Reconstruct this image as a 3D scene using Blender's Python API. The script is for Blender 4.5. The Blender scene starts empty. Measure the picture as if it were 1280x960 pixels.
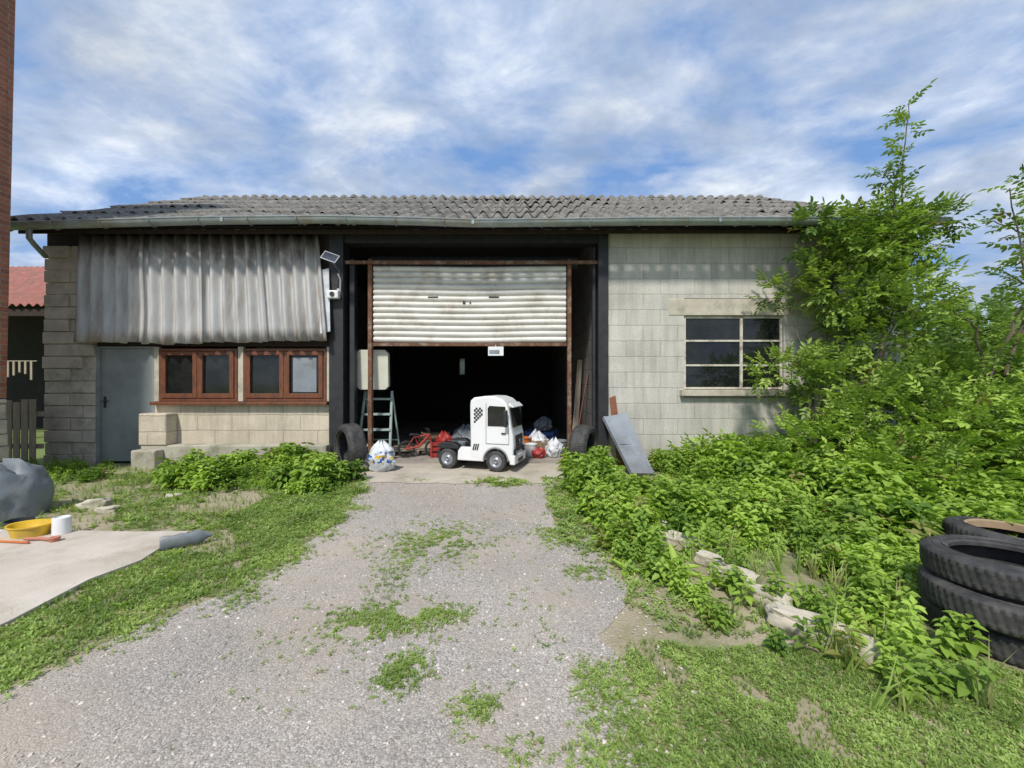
import bpy, math, random, bmesh
import numpy as np
from mathutils import Vector, Matrix, noise
random.seed(4); rng=np.random.default_rng(7)
scene=bpy.context.scene
COL=scene.collection
# ---------------------------------------------------------------- materials
def newmat(name):
    m=bpy.data.materials.new(name); m.use_nodes=True
    nt=m.node_tree; b=nt.nodes['Principled BSDF']
    return m,nt,b
def N(nt,t,**k):
    n=nt.nodes.new(t)
    for a,v in k.items(): setattr(n,a,v)
    return n
def noise_node(nt,scale,detail=6,rough=.6,vec=None,stretch=None):
    n=N(nt,'ShaderNodeTexNoise'); n.inputs['Scale'].default_value=scale
    n.inputs['Detail'].default_value=detail; n.inputs['Roughness'].default_value=rough
    tc=N(nt,'ShaderNodeTexCoord'); src=tc.outputs['Object']
    if vec is not None: src=vec
    if stretch:
        mp=N(nt,'ShaderNodeMapping'); mp.inputs['Scale'].default_value=stretch
        nt.links.new(src,mp.inputs['Vector']); src=mp.outputs['Vector']
    nt.links.new(src,n.inputs['Vector'])
    return n
def ramp(nt,src,stops):
    r=N(nt,'ShaderNodeValToRGB'); e=r.color_ramp.elements
    while len(e)<len(stops): e.new(.5)
    for el,(p,c) in zip(e,stops):
        el.position=p; el.color=(c[0],c[1],c[2],1) if hasattr(c,'__len__') else (c,c,c,1)
    nt.links.new(src,r.inputs['Fac']); return r
def mix(nt,a,b,fac,mode='MIX'):
    m=N(nt,'ShaderNodeMix',data_type='RGBA',blend_type=mode)
    for s,v in ((6,a),(7,b),(0,fac)):
        if hasattr(v,'is_output'): nt.links.new(v,m.inputs[s])
        elif s==0: m.inputs[0].default_value=v
        else: m.inputs[s].default_value=(v[0],v[1],v[2],1)
    return m.outputs[2]
def bump(nt,b,h,strength=.3,dist=.01):
    n=N(nt,'ShaderNodeBump'); n.inputs['Strength'].default_value=strength; n.inputs['Distance'].default_value=dist
    nt.links.new(h,n.inputs['Height']); nt.links.new(n.outputs[0],b.inputs['Normal'])
def simple(name,c1,c2=None,scale=6,rough=.8,metal=0,bmp=.2,bscale=60,stretch=None,lo=.35,hi=.65,dirt=None):
    m,nt,b=newmat(name)
    c2=c2 or tuple(x*.75 for x in c1)
    n=noise_node(nt,scale,stretch=stretch); r=ramp(nt,n.outputs['Fac'],[(lo,c1),(hi,c2)])
    out=r.outputs['Color']
    if dirt:
        n3=noise_node(nt,scale*.37+1.3,8,.7); r3=ramp(nt,n3.outputs['Fac'],[(.5,0),(.68,1)])
        out=mix(nt,out,dirt,r3.outputs['Color'])
    nt.links.new(out,b.inputs['Base Color'])
    b.inputs['Roughness'].default_value=rough; b.inputs['Metallic'].default_value=metal
    if bmp:
        n2=noise_node(nt,bscale,4); bump(nt,b,n2.outputs['Fac'],bmp)
    return m
def block_mat(name,c1,c2,mortar,bw=.56,bh=.28,stain=(.10,.09,.08),off=0,msize=.012,stain_amt=.6,bright=1.0,dist=.03):
    m,nt,b=newmat(name)
    tc=N(nt,'ShaderNodeTexCoord'); sx=N(nt,'ShaderNodeSeparateXYZ'); nt.links.new(tc.outputs['Object'],sx.inputs[0])
    add=N(nt,'ShaderNodeMath',operation='ADD'); nt.links.new(sx.outputs[0],add.inputs[0]); nt.links.new(sx.outputs[1],add.inputs[1])
    nz=noise_node(nt,3.0,3); 
    cb=N(nt,'ShaderNodeCombineXYZ'); nt.links.new(add.outputs[0],cb.inputs[0])
    ad2=N(nt,'ShaderNodeMath',operation='MULTIPLY_ADD'); nt.links.new(nz.outputs['Fac'],ad2.inputs[0]); ad2.inputs[1].default_value=dist; nt.links.new(sx.outputs[2],ad2.inputs[2])
    ad3=N(nt,'ShaderNodeMath',operation='ADD'); nt.links.new(ad2.outputs[0],ad3.inputs[0]); ad3.inputs[1].default_value=off
    nt.links.new(ad3.outputs[0],cb.inputs[1])
    br=N(nt,'ShaderNodeTexBrick'); nt.links.new(cb.outputs[0],br.inputs['Vector'])
    br.inputs['Scale'].default_value=1; br.inputs['Brick Width'].default_value=bw; br.inputs['Row Height'].default_value=bh
    br.inputs['Mortar Size'].default_value=msize; br.inputs['Mortar Smooth'].default_value=.6; br.inputs['Bias'].default_value=0
    br.inputs['Color1'].default_value=(*c1,1); br.inputs['Color2'].default_value=(*c2,1); br.inputs['Mortar'].default_value=(*mortar,1)
    n1=noise_node(nt,1.3,9,.7); r1=ramp(nt,n1.outputs['Fac'],[(.45,0),(.75,stain_amt)])
    col=mix(nt,br.outputs['Color'],stain,r1.outputs['Color'])
    n2=noise_node(nt,45,5,.7); r2=ramp(nt,n2.outputs['Fac'],[(.3,.74),(.7,1.18)])
    col=mix(nt,col,r2.outputs['Color'],.8,'MULTIPLY')
    n4=noise_node(nt,4,5,.6,stretch=(2.2,2.2,.25)); r4=ramp(nt,n4.outputs['Fac'],[(.35,.82),(.6,1.05)])
    col=mix(nt,col,r4.outputs['Color'],.8,'MULTIPLY')
    mr=N(nt,'ShaderNodeMapRange'); nt.links.new(sx.outputs[2],mr.inputs[0]); mr.inputs[1].default_value=0; mr.inputs[2].default_value=.6; mr.inputs[3].default_value=.4; mr.inputs[4].default_value=0
    col=mix(nt,col,(.18,.175,.13),mr.outputs[0])
    nt.links.new(col,b.inputs['Base Color']); b.inputs['Roughness'].default_value=.92
    inv=N(nt,'ShaderNodeMath',operation='SUBTRACT'); inv.inputs[0].default_value=1; nt.links.new(br.outputs['Fac'],inv.inputs[1])
    ad=N(nt,'ShaderNodeMath',operation='MULTIPLY_ADD'); nt.links.new(n2.outputs['Fac'],ad.inputs[0]); ad.inputs[1].default_value=.5; nt.links.new(inv.outputs[0],ad.inputs[2])
    bump(nt,b,ad.outputs[0],.55,.009)
    return m
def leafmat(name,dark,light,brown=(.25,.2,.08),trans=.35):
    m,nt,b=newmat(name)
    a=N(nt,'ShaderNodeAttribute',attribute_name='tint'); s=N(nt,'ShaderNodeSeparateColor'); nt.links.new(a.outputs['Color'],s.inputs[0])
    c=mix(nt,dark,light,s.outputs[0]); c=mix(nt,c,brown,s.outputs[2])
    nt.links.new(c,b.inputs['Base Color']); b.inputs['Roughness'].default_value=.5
    b.inputs['Specular IOR Level'].default_value=.35
    t=N(nt,'ShaderNodeBsdfTranslucent'); c2=mix(nt,c,(1.05,1.15,.4),.9,'MULTIPLY'); nt.links.new(c2,t.inputs[0])
    ms=N(nt,'ShaderNodeMixShader'); ms.inputs[0].default_value=trans
    nt.links.new(b.outputs[0],ms.inputs[1]); nt.links.new(t.outputs[0],ms.inputs[2])
    nt.links.new(ms.outputs[0],nt.nodes['Material Output'].inputs[0]); return m

M={}
M['block']=block_mat('grey_concrete_block',(.60,.575,.515),(.52,.495,.44),(.45,.43,.38),bw=.6,bh=.273,off=.02,stain=(.30,.285,.25),stain_amt=.5,msize=.010)
M['blockb']=block_mat('beige_concrete_block',(.64,.56,.43),(.57,.50,.38),(.44,.39,.30),bw=.6,bh=.27,off=-.06,stain=(.30,.255,.19))
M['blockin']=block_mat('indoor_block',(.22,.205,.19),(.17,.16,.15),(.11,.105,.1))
M['pillar']=simple('rough_block',(.60,.53,.43),(.44,.39,.32),scale=4,rough=.95,bmp=.6,bscale=30,dirt=(.30,.265,.21))
M['lintel']=simple('beige_lintel',(.54,.495,.40),(.44,.40,.32),scale=7,rough=.9,bmp=.3,dirt=(.32,.29,.23))
M['plinth']=simple('mossy_concrete',(.46,.43,.35),(.34,.32,.25),scale=3,rough=.95,bmp=.5,bscale=35,dirt=(.2,.2,.13))
M['brick']=block_mat('red_brick',(.40,.15,.085),(.28,.10,.06),(.30,.24,.19),bw=.22,bh=.075,stain=(.12,.06,.05),msize=.010,stain_amt=.4,dist=.0)
M['black']=simple('black_painted_steel',(.016,.017,.02),(.03,.03,.032),scale=8,rough=.55,bmp=.1)
M['darkwood']=simple('dark_timber',(.045,.028,.018),(.025,.017,.012),scale=5,rough=.85,stretch=(6,6,.5))
M['wood']=simple('varnished_wood',(.20,.068,.028),(.12,.042,.02),scale=8,rough=.5,bmp=.15,stretch=(3,3,.8),dirt=(.085,.038,.022))
M['plank']=simple('grey_plank',(.42,.35,.26),(.3,.25,.19),scale=7,rough=.9,stretch=(6,6,.5),bmp=.3)
M['redwood']=simple('red_brown_plank',(.24,.09,.045),(.16,.06,.03),scale=7,rough=.8)
M['rust']=simple('rusty_steel',(.20,.085,.04),(.10,.05,.03),scale=14,rough=.85,bmp=.4,dirt=(.3,.25,.2))
M['zinc']=simple('zinc_gutter',(.36,.40,.41),(.25,.285,.29),scale=5,rough=.5,metal=.35,bmp=.12,dirt=(.3,.26,.2))
M['cdoor']=simple('grey_metal_door',(.27,.30,.29),(.235,.26,.255),scale=2.5,rough=.5,bmp=.05,dirt=(.2,.21,.2))
M['glass']=newmat('dark_window_glass')[0]
b=M['glass'].node_tree.nodes['Principled BSDF']; b.inputs['Roughness'].default_value=.06
_nt=M['glass'].node_tree; _n=noise_node(_nt,2.2,7,.65); _r=ramp(_nt,_n.outputs['Fac'],[(.4,(.008,.01,.01)),(.75,(.03,.032,.028))]); _nt.links.new(_r.outputs[0],b.inputs['Base Color'])
M['whiteframe']=simple('cream_window_paint',(.66,.63,.54),(.5,.47,.38),scale=12,rough=.7,dirt=(.25,.17,.12))
M['white']=simple('white_plastic',(.80,.80,.79),(.74,.74,.73),scale=3,rough=.35,bmp=0)
M['cream']=simple('cream_plastic',(.66,.65,.54),(.56,.55,.45),scale=3,rough=.5,bmp=0)
M['sage']=simple('sage_green_paint',(.36,.45,.40),(.3,.38,.34),scale=5,rough=.5,bmp=0)
M['blackp']=simple('black_plastic',(.02,.02,.022),(.03,.03,.03),scale=6,rough=.45,bmp=0)
M['greyp']=simple('grey_plastic',(.25,.28,.31),(.20,.225,.25),scale=3,rough=.6,bmp=0,dirt=(.16,.17,.18))
M['silver']=simple('silver_rim',(.3,.31,.33),(.22,.23,.25),scale=4,rough=.35,metal=.3,bmp=0)
M['red']=simple('red_plastic',(.36,.03,.025),(.26,.025,.02),rough=.5,bmp=0)
M['blue']=simple('blue_plastic',(.04,.11,.32),(.03,.08,.24),rough=.45,bmp=0)
M['orange']=simple('orange_plastic',(.6,.17,.03),(.5,.12,.03),rough=.5,bmp=0)
M['yellow']=simple('yellow_plastic',(.72,.48,.02),(.62,.38,.02),rough=.45,bmp=0,dirt=(.45,.33,.08))
M['pink']=simple('pink_clay',(.5,.2,.13),(.4,.15,.1),rough=.8)
M['tarp']=simple('grey_tarpaulin',(.20,.225,.24),(.14,.16,.175),scale=4,rough=.55,bmp=.3,bscale=12,dirt=(.28,.28,.27))
M['tile']=simple('red_roof_tile',(.42,.17,.13),(.31,.13,.10),scale=5,rough=.85,dirt=(.2,.13,.1))
M['plastic_bag']=simple('white_plastic_bag',(.66,.68,.70),(.5,.53,.57),scale=5,rough=.4,bmp=.5,bscale=16,dirt=(.4,.4,.4))
M['card']=simple('cardboard',(.35,.25,.15),(.28,.2,.12),rough=.9)
M['solar']=simple('solar_cell',(.02,.028,.05),(.035,.045,.07),scale=9,rough=.15,bmp=0)
M['bark']=simple('bark',(.17,.13,.09),(.10,.08,.06),scale=12,rough=.95,bmp=.5,stretch=(3,3,.6))
M['stem']=simple('green_stem',(.14,.19,.06),(.12,.14,.05),rough=.8)
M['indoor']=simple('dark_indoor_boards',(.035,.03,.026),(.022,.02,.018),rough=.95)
M['stone']=simple('pale_stone',(.56,.50,.40),(.44,.40,.31),scale=8,rough=.95,bmp=.6,bscale=30,dirt=(.32,.29,.2))
m,nt,b=newmat('polycarbonate_light'); t=N(nt,'ShaderNodeBsdfTranslucent'); n=noise_node(nt,3,4); r=ramp(nt,n.outputs['Fac'],[(.3,(.45,.47,.42)),(.7,(.7,.7,.62))]); nt.links.new(r.outputs[0],t.inputs[0]); nt.links.new(t.outputs[0],nt.nodes['Material Output'].inputs[0]); M['poly']=m
m,nt,b=newmat('tyre_rubber'); n=noise_node(nt,9,8,.7); r=ramp(nt,n.outputs['Fac'],[(.4,(.025,.025,.026)),(.7,(.085,.08,.073))]); nt.links.new(r.outputs[0],b.inputs['Base Color']); b.inputs['Roughness'].default_value=.7
n2=noise_node(nt,120,3); bump(nt,b,n2.outputs['Fac'],.2,.004); M['rubber']=m
m,nt,b=newmat('mossy_fibre_cement')
n=noise_node(nt,2.5,10,.75); r=ramp(nt,n.outputs['Fac'],[(.3,(.12,.112,.10)),(.5,(.24,.225,.20)),(.7,(.36,.34,.305))])
n3=noise_node(nt,14,8,.75); r3=ramp(nt,n3.outputs['Fac'],[(.45,0),(.6,.8)])
col=mix(nt,r.outputs[0],(.095,.086,.066),r3.outputs[0]); n5=noise_node(nt,5.5,6,.7); r5=ramp(nt,n5.outputs['Fac'],[(.62,0),(.72,.5)])
col=mix(nt,col,(.15,.15,.06),r5.outputs[0])
nt.links.new(col,b.inputs['Base Color']); b.inputs['Roughness'].default_value=.95; bump(nt,b,n3.outputs['Fac'],.8,.03); M['roof']=m
m,nt,b=newmat('rusty_galvanised_painted_shade')
n=noise_node(nt,1.6,9,.7,stretch=(3.5,1,.35)); r=ramp(nt,n.outputs['Fac'],[(.32,(.56,.555,.54)),(.50,(.46,.45,.435)),(.62,(.34,.315,.285)),(.72,(.22,.16,.115)),(.82,(.12,.08,.055))])
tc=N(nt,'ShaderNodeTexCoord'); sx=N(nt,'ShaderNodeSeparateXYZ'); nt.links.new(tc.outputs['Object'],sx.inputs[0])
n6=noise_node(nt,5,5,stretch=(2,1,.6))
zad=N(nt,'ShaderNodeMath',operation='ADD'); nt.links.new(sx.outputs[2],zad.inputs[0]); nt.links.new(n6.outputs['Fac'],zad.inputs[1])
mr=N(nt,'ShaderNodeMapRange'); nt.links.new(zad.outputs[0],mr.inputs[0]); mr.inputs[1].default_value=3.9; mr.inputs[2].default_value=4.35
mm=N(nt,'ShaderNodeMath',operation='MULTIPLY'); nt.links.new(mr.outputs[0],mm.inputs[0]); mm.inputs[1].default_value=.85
col=mix(nt,r.outputs[0],(.085,.06,.045),mm.outputs[0])  # shade under the eave, painted into the sheet colour as a dark brown top
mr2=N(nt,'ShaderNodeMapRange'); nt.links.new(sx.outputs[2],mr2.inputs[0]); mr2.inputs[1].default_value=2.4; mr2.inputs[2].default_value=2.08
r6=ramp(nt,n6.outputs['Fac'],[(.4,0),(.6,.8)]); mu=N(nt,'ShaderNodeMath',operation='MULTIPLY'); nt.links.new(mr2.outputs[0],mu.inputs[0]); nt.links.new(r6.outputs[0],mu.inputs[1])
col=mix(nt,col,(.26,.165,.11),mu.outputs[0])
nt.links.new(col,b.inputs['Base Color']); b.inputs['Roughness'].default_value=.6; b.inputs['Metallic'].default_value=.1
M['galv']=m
M['shutter']=simple('off_white_shutter_slats',(.72,.70,.65),(.60,.58,.53),scale=2.5,rough=.5,bmp=.1,stretch=(1,1,3),dirt=(.48,.43,.37))
m,nt,b=newmat('driveway_gravel')
tc=N(nt,'ShaderNodeTexCoord')
v=N(nt,'ShaderNodeTexVoronoi'); v.inputs['Scale'].default_value=135; nt.links.new(tc.outputs['Object'],v.inputs['Vector'])
s=N(nt,'ShaderNodeSeparateColor'); nt.links.new(v.outputs['Color'],s.inputs[0])
r=ramp(nt,s.outputs[0],[(0,(.28,.25,.215)),(.35,(.42,.38,.335)),(.75,(.52,.47,.42)),(1,(.68,.625,.56))])
n=noise_node(nt,1.1,8,.65); r1=ramp(nt,n.outputs['Fac'],[(.42,0),(.66,.75)])
col=mix(nt,r.outputs[0],(.53,.445,.35),r1.outputs[0])
rd=ramp(nt,v.outputs['Distance'],[(.0,1.06),(.7,.68)]); col=mix(nt,col,rd.outputs[0],.8,'MULTIPLY')
n4=noise_node(nt,.7,6,.6); r4=ramp(nt,n4.outputs['Fac'],[(.35,.82),(.65,1.08)]); col=mix(nt,col,r4.outputs[0],.9,'MULTIPLY')
nt.links.new(col,b.inputs['Base Color']); b.inputs['Roughness'].default_value=.9
inv=N(nt,'ShaderNodeMath',operation='SUBTRACT'); inv.inputs[0].default_value=1; nt.links.new(v.outputs['Distance'],inv.inputs[1]); bump(nt,b,inv.outputs[0],.5,.006)
M['gravel']=m
m,nt,b=newmat('grassy_soil')
n=noise_node(nt,1.5,9,.7); r=ramp(nt,n.outputs['Fac'],[(.38,(.46,.385,.275)),(.52,(.36,.31,.2)),(.64,(.18,.22,.07))])
tc=N(nt,'ShaderNodeTexCoord'); vl=N(nt,'ShaderNodeVectorMath',operation='LENGTH'); nt.links.new(tc.outputs['Object'],vl.inputs[0])
mr=N(nt,'ShaderNodeMapRange'); nt.links.new(vl.outputs['Value'],mr.inputs[0]); mr.inputs[1].default_value=6; mr.inputs[2].default_value=12
n2=noise_node(nt,.3,8,.7); r2=ramp(nt,n2.outputs['Fac'],[(.3,(.11,.18,.04)),(.7,(.25,.3,.09))])
col=mix(nt,r.outputs[0],r2.outputs[0],mr.outputs[0])
n3=noise_node(nt,60,5,.7); r3=ramp(nt,n3.outputs['Fac'],[(.3,.7),(.7,1.2)]); col=mix(nt,col,r3.outputs[0],.8,'MULTIPLY')
nt.links.new(col,b.inputs['Base Color']); b.inputs['Roughness'].default_value=.95; bump(nt,b,n3.outputs['Fac'],.6,.02)
M['ground']=m
M['slab']=simple('pale_concrete_slab',(.60,.54,.46),(.49,.435,.36),scale=2.2,rough=.9,bmp=.35,bscale=90,dirt=(.40,.34,.26))
M['apron']=simple('dusty_concrete',(.53,.475,.39),(.43,.385,.31),scale=2.5,rough=.9,bmp=.35,bscale=90,dirt=(.32,.28,.21))
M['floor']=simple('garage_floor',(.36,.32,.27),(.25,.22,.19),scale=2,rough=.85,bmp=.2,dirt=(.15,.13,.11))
M['leaf']=leafmat('nettle_leaf',(.10,.20,.028),(.40,.56,.095))
M['leaf2']=leafmat('elder_leaf',(.08,.16,.03),(.37,.50,.11))
M['leaf3']=leafmat('far_tree_leaf',(.09,.16,.05),(.27,.38,.12))
M['grass']=leafmat('grass_blade',(.14,.23,.045),(.40,.53,.14),brown=(.48,.42,.22))

# ---------------------------------------------------------------- mesh helpers
class MB:
    def __init__(s): s.v=[]; s.f=[]; s.mi=[]
    def add(s,vs,fs,mi=0):
        o=len(s.v); s.v+= [tuple(p) for p in vs]; s.f+=[tuple(i+o for i in f) for f in fs]; s.mi+=[mi]*len(fs); return s
    def box(s,x0,x1,y0,y1,z0,z1,mi=0,mat=None):
        vs=[(x0,y0,z0),(x1,y0,z0),(x1,y1,z0),(x0,y1,z0),(x0,y0,z1),(x1,y0,z1),(x1,y1,z1),(x0,y1,z1)]
        if mat: vs=[mat@Vector(p) for p in vs]
        return s.add(vs,[(0,3,2,1),(4,5,6,7),(0,1,5,4),(1,2,6,5),(2,3,7,6),(3,0,4,7)],mi)
    def cyl(s,p0,p1,r0,r1=None,n=12,mi=0,caps=True):
        r1=r0 if r1 is None else r1
        p0=Vector(p0);p1=Vector(p1);d=(p1-p0).normalized()
        a=d.orthogonal().normalized(); b=d.cross(a)
        vs=[]
        for p,r in((p0,r0),(p1,r1)):
            for i in range(n):
                t=2*math.pi*i/n; vs.append(p+(a*math.cos(t)+b*math.sin(t))*r)
        fs=[(i,(i+1)%n,n+(i+1)%n,n+i) for i in range(n)]
        if caps: fs+=[tuple(range(n-1,-1,-1)),tuple(range(n,2*n))]
        return s.add(vs,fs,mi)
    def tube(s,pts,rs,n=8,mi=0):
        pts=[Vector(p) for p in pts]
        if not hasattr(rs,'__len__'): rs=[rs]*len(pts)
        vs=[];a=None
        for k,p in enumerate(pts):
            d=(pts[min(k+1,len(pts)-1)]-pts[max(k-1,0)]).normalized()
            if a is None: a=d.orthogonal().normalized()
            a=(a-d*a.dot(d)).normalized(); b=d.cross(a)
            for i in range(n):
                t=2*math.pi*i/n; vs.append(p+(a*math.cos(t)+b*math.sin(t))*rs[k])
        fs=[(k*n+i,k*n+(i+1)%n,(k+1)*n+(i+1)%n,(k+1)*n+i) for k in range(len(pts)-1) for i in range(n)]
        fs+=[tuple(range(n-1,-1,-1)),tuple(range((len(pts)-1)*n,len(pts)*n))]
        return s.add(vs,fs,mi)
    def lathe(s,prof,n=32,mi=0,mat=None,rad=None):
        vs=[]
        for k,(r,z) in enumerate(prof):
            for i in range(n):
                t=2*math.pi*i/n; rr=r if rad is None else rad(k,i,r)
                p=Vector((rr*math.cos(t),rr*math.sin(t),z)); vs.append(mat@p if mat else p)
        fs=[(k*n+i,k*n+(i+1)%n,(k+1)*n+(i+1)%n,(k+1)*n+i) for k in range(len(prof)-1) for i in range(n)]
        return s.add(vs,fs,mi)
    def extr(s,poly,y0,y1,mi=0):
        n=len(poly); vs=[(x,y0,z) for x,z in poly]+[(x,y1,z) for x,z in poly]
        fs=[tuple(range(n-1,-1,-1)),tuple(range(n,2*n))]+[(i,(i+1)%n,n+(i+1)%n,n+i) for i in range(n)]
        return s.add(vs,fs,mi)
def B(*a,**k): return MB().box(*a,**k)
def empty(name,loc,label,cat,rot=0,group=None):
    o=bpy.data.objects.new(name,None); o.location=loc; o.rotation_euler=(0,0,rot); o.empty_display_size=.2
    COL.objects.link(o); o['label']=label; o['category']=cat
    if group:o['group']=group
    return o
def obj(name,mb,mats,parent=None,label=None,cat=None,bevel=0,smooth=False,world=True,group=None,kind=None,loc=None,rot=None):
    me=bpy.data.meshes.new(name); me.from_pydata(mb.v,[],mb.f)
    if not isinstance(mats,(list,tuple)): mats=[mats]
    for m in mats: me.materials.append(m)
    me.polygons.foreach_set('material_index',mb.mi)
    me.update()
    bm=bmesh.new(); bm.from_mesh(me); bmesh.ops.recalc_face_normals(bm,faces=bm.faces); bm.to_mesh(me); bm.free()
    if smooth:
        me.polygons.foreach_set('use_smooth',[True]*len(me.polygons))
        try: me.set_sharp_from_angle(angle=math.radians(40))
        except Exception: pass
    o=bpy.data.objects.new(name,me); COL.objects.link(o)
    if loc: o.location=loc
    if rot: o.rotation_euler=rot
    if parent:
        o.parent=parent
        if world and parent.type=='EMPTY':
            o.matrix_parent_inverse=Matrix.LocRotScale(parent.location,parent.rotation_euler,None).inverted()
    if label:o['label']=label
    if cat:o['category']=cat
    if group:o['group']=group
    if kind:o['kind']=kind
    if bevel:
        bv=o.modifiers.new('bevel','BEVEL'); bv.width=bevel; bv.segments=2; bv.limit_method='ANGLE'; bv.angle_limit=math.radians(40)
    return o

# ---------------------------------------------------------------- foliage
def leaf(L,W,fold=.3,bend=.12):
    v=np.array([[0,0,0],[-W/2,.35*L,fold*W],[-.36*W,.7*L,fold*W*.7-bend*L*.5],[0,L,-bend*L],[.36*W,.7*L,fold*W*.7-bend*L*.5],[W/2,.35*L,fold*W]])
    return v,[(0,3,2,1),(0,5,4,3)]
def Rz(a): c,s=math.cos(a),math.sin(a); return np.array([[c,-s,0],[s,c,0],[0,0,1]])
def Rx(a): c,s=math.cos(a),math.sin(a); return np.array([[1,0,0],[0,c,-s],[0,s,c]])
def join(parts):
    V=[];F=[];o=0
    for v,f in parts:
        V.append(v); F+=[tuple(i+o for i in q) for q in f]; o+=len(v)
    return np.vstack(V),np.array(F)
def sprig(seed):
    r=random.Random(seed); P=[]
    st=np.array([[-.008,0,0],[.008,0,0],[.004,.9,-.1],[-.004,.9,-.1]]); P.append((st,[(0,1,2,3)]))
    for t in(.3,.52,.74):
        for sgn in(-1,1):
            v,f=leaf(.36*r.uniform(.8,1.1),.17,.25,.2); v=v@Rx(r.uniform(-.4,.1)).T@Rz(sgn*r.uniform(.9,1.25)).T+np.array([0,t,-.1*t]); P.append((v,f))
    v,f=leaf(.4,.18,.25,.2); P.append((v+np.array([0,.88,-.1]),f))
    return join(P)
def nettle(seed,levels=6):
    r=random.Random(seed); P=[]
    for a in(0,math.pi/2):
        st=np.array([[-.01,0,0],[.01,0,0],[.006,0,.95],[-.006,0,.95]])@Rz(a).T; P.append((st,[(0,1,2,3)]))
    for k in range(levels):
        t=.25+.72*k/(levels-1); s=.46*(1-.5*t)*r.uniform(.85,1.2)
        for j in range(3 if k<levels-1 else 4):
            a=k*1.2+j*2.1+r.uniform(-.3,.3)
            v,f=leaf(s,s*.6,.25,.25); v=v@Rx(r.uniform(-.25,.55)).T; v=v+np.array([0,.03,0]); v=v@Rz(a).T+np.array([0,0,t]); P.append((v,f))
    return join(P)
def grassclump(seed,n=9,wid=.035):
    r=random.Random(seed); P=[]
    for i in range(n):
        h=r.uniform(.5,1); w=wid*r.uniform(.6,1.2); lean=r.uniform(.1,.6)
        v=np.array([[-w/2,0,0],[w/2,0,0],[w*.4,lean*.3*h,h*.55],[-w*.4,lean*.3*h,h*.55],[0,lean*h,h*.95],[0.001,lean*h,h*.95]])
        v=v+np.array([r.uniform(-.08,.08),r.uniform(-.08,.08),0]); v=v@Rz(r.uniform(0,6.28)).T
        P.append((v,[(0,1,2,3),(3,2,5,4)]))
    return join(P)
def matweed(seed,n=9):
    r=random.Random(seed); P=[]
    for i in range(n):
        v,f=leaf(r.uniform(.5,.9),r.uniform(.28,.45),.15,.1); v=v@Rx(r.uniform(0,.9)).T
        v=v+np.array([0,r.uniform(0,.7),r.uniform(.05,.6)]); v=v@Rz(r.uniform(0,6.28)).T; P.append((v,f))
    return join(P)
def dock(seed,n=8):
    r=random.Random(seed); P=[]
    for i in range(n):
        L_=r.uniform(.6,1); v,f=leaf(L_,L_*.3,.2,.35); v=v@Rx(r.uniform(.3,1.1)).T@Rz(i*6.28/n+r.uniform(-.3,.3)).T; P.append((v,f))
    return join(P)
class Leaves:
    def __init__(s): s.V=[];s.F=[];s.T=[];s.n=0
    def add(s,tpl,pos,R,scale,tint):
        tv,tf=tpl; n=len(pos)
        if n==0:return
        v=np.einsum('nij,kj->nki',R,tv)*np.asarray(scale).reshape(n,1,-1)+pos[:,None,:]
        f=tf[None]+(np.arange(n)*len(tv))[:,None,None]+s.n
        s.V.append(v.reshape(-1,3)); s.F.append(f.reshape(-1,tf.shape[1])); s.T.append(np.repeat(tint,len(tv),axis=0)); s.n+=n*len(tv)
    def make(s,name,mat,**k):
        V=np.vstack(s.V).astype(np.float32);F=np.vstack(s.F).astype(np.int32);T=np.vstack(s.T)
        me=bpy.data.meshes.new(name); me.vertices.add(len(V)); me.vertices.foreach_set('co',V.ravel())
        me.loops.add(F.size); me.loops.foreach_set('vertex_index',F.ravel())
        me.polygons.add(len(F)); me.polygons.foreach_set('loop_start',np.arange(len(F),dtype=np.int32)*F.shape[1])
        me.update(calc_edges=True)
        a=me.color_attributes.new('tint','FLOAT_COLOR','POINT'); a.data.foreach_set('color',np.hstack([T,np.ones((len(T),1))]).astype(np.float32).ravel())
        me.materials.append(mat)
        o=bpy.data.objects.new(name,me); COL.objects.link(o)
        par=k.pop('parent',None)
        if par: o.parent=par; o.matrix_parent_inverse=Matrix.Translation(par.location).inverted()
        for a_,v_ in k.items(): o[a_]=v_
        return o
def yawtilt(n,tilt):
    a=rng.uniform(0,2*np.pi,n); b=rng.normal(0,tilt,n); c=rng.normal(0,tilt,n)
    ca,sa=np.cos(a),np.sin(a); Z=np.zeros(n);O=np.ones(n)
    A=np.stack([ca,-sa,Z,sa,ca,Z,Z,Z,O],1).reshape(n,3,3)
    cb,sb=np.cos(b),np.sin(b); B_=np.stack([O,Z,Z,Z,cb,-sb,Z,sb,cb],1).reshape(n,3,3)
    cc,sc=np.cos(c),np.sin(c); C=np.stack([cc,Z,sc,Z,O,Z,-sc,Z,cc],1).reshape(n,3,3)
    return B_@C@A
def dirR(D,roll=.6):
    D=D/np.linalg.norm(D,axis=1,keepdims=True); n=len(D)
    up=np.tile([0,0,1.0],(n,1))+rng.normal(0,roll*.5,(n,3))
    X=np.cross(D,up); X/=np.linalg.norm(X,axis=1,keepdims=True)+1e-9; Z=np.cross(X,D)
    return np.stack([X,D,Z],2)
def nz2(P,f):
    return np.array([noise.noise(Vector((p[0]*f,p[1]*f,p[2]*f if len(p)>2 else 0))) for p in P])
def tints(P,base=.45,var=.5,f=1.6,brown=.03):
    n=len(P); t=np.clip(base+nz2(P,f)*var*1.3+rng.normal(0,.16,n),0,1)
    br=(rng.random(n)<brown)*rng.uniform(.3,1,n)
    return np.stack([t,t,br],1)
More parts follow.
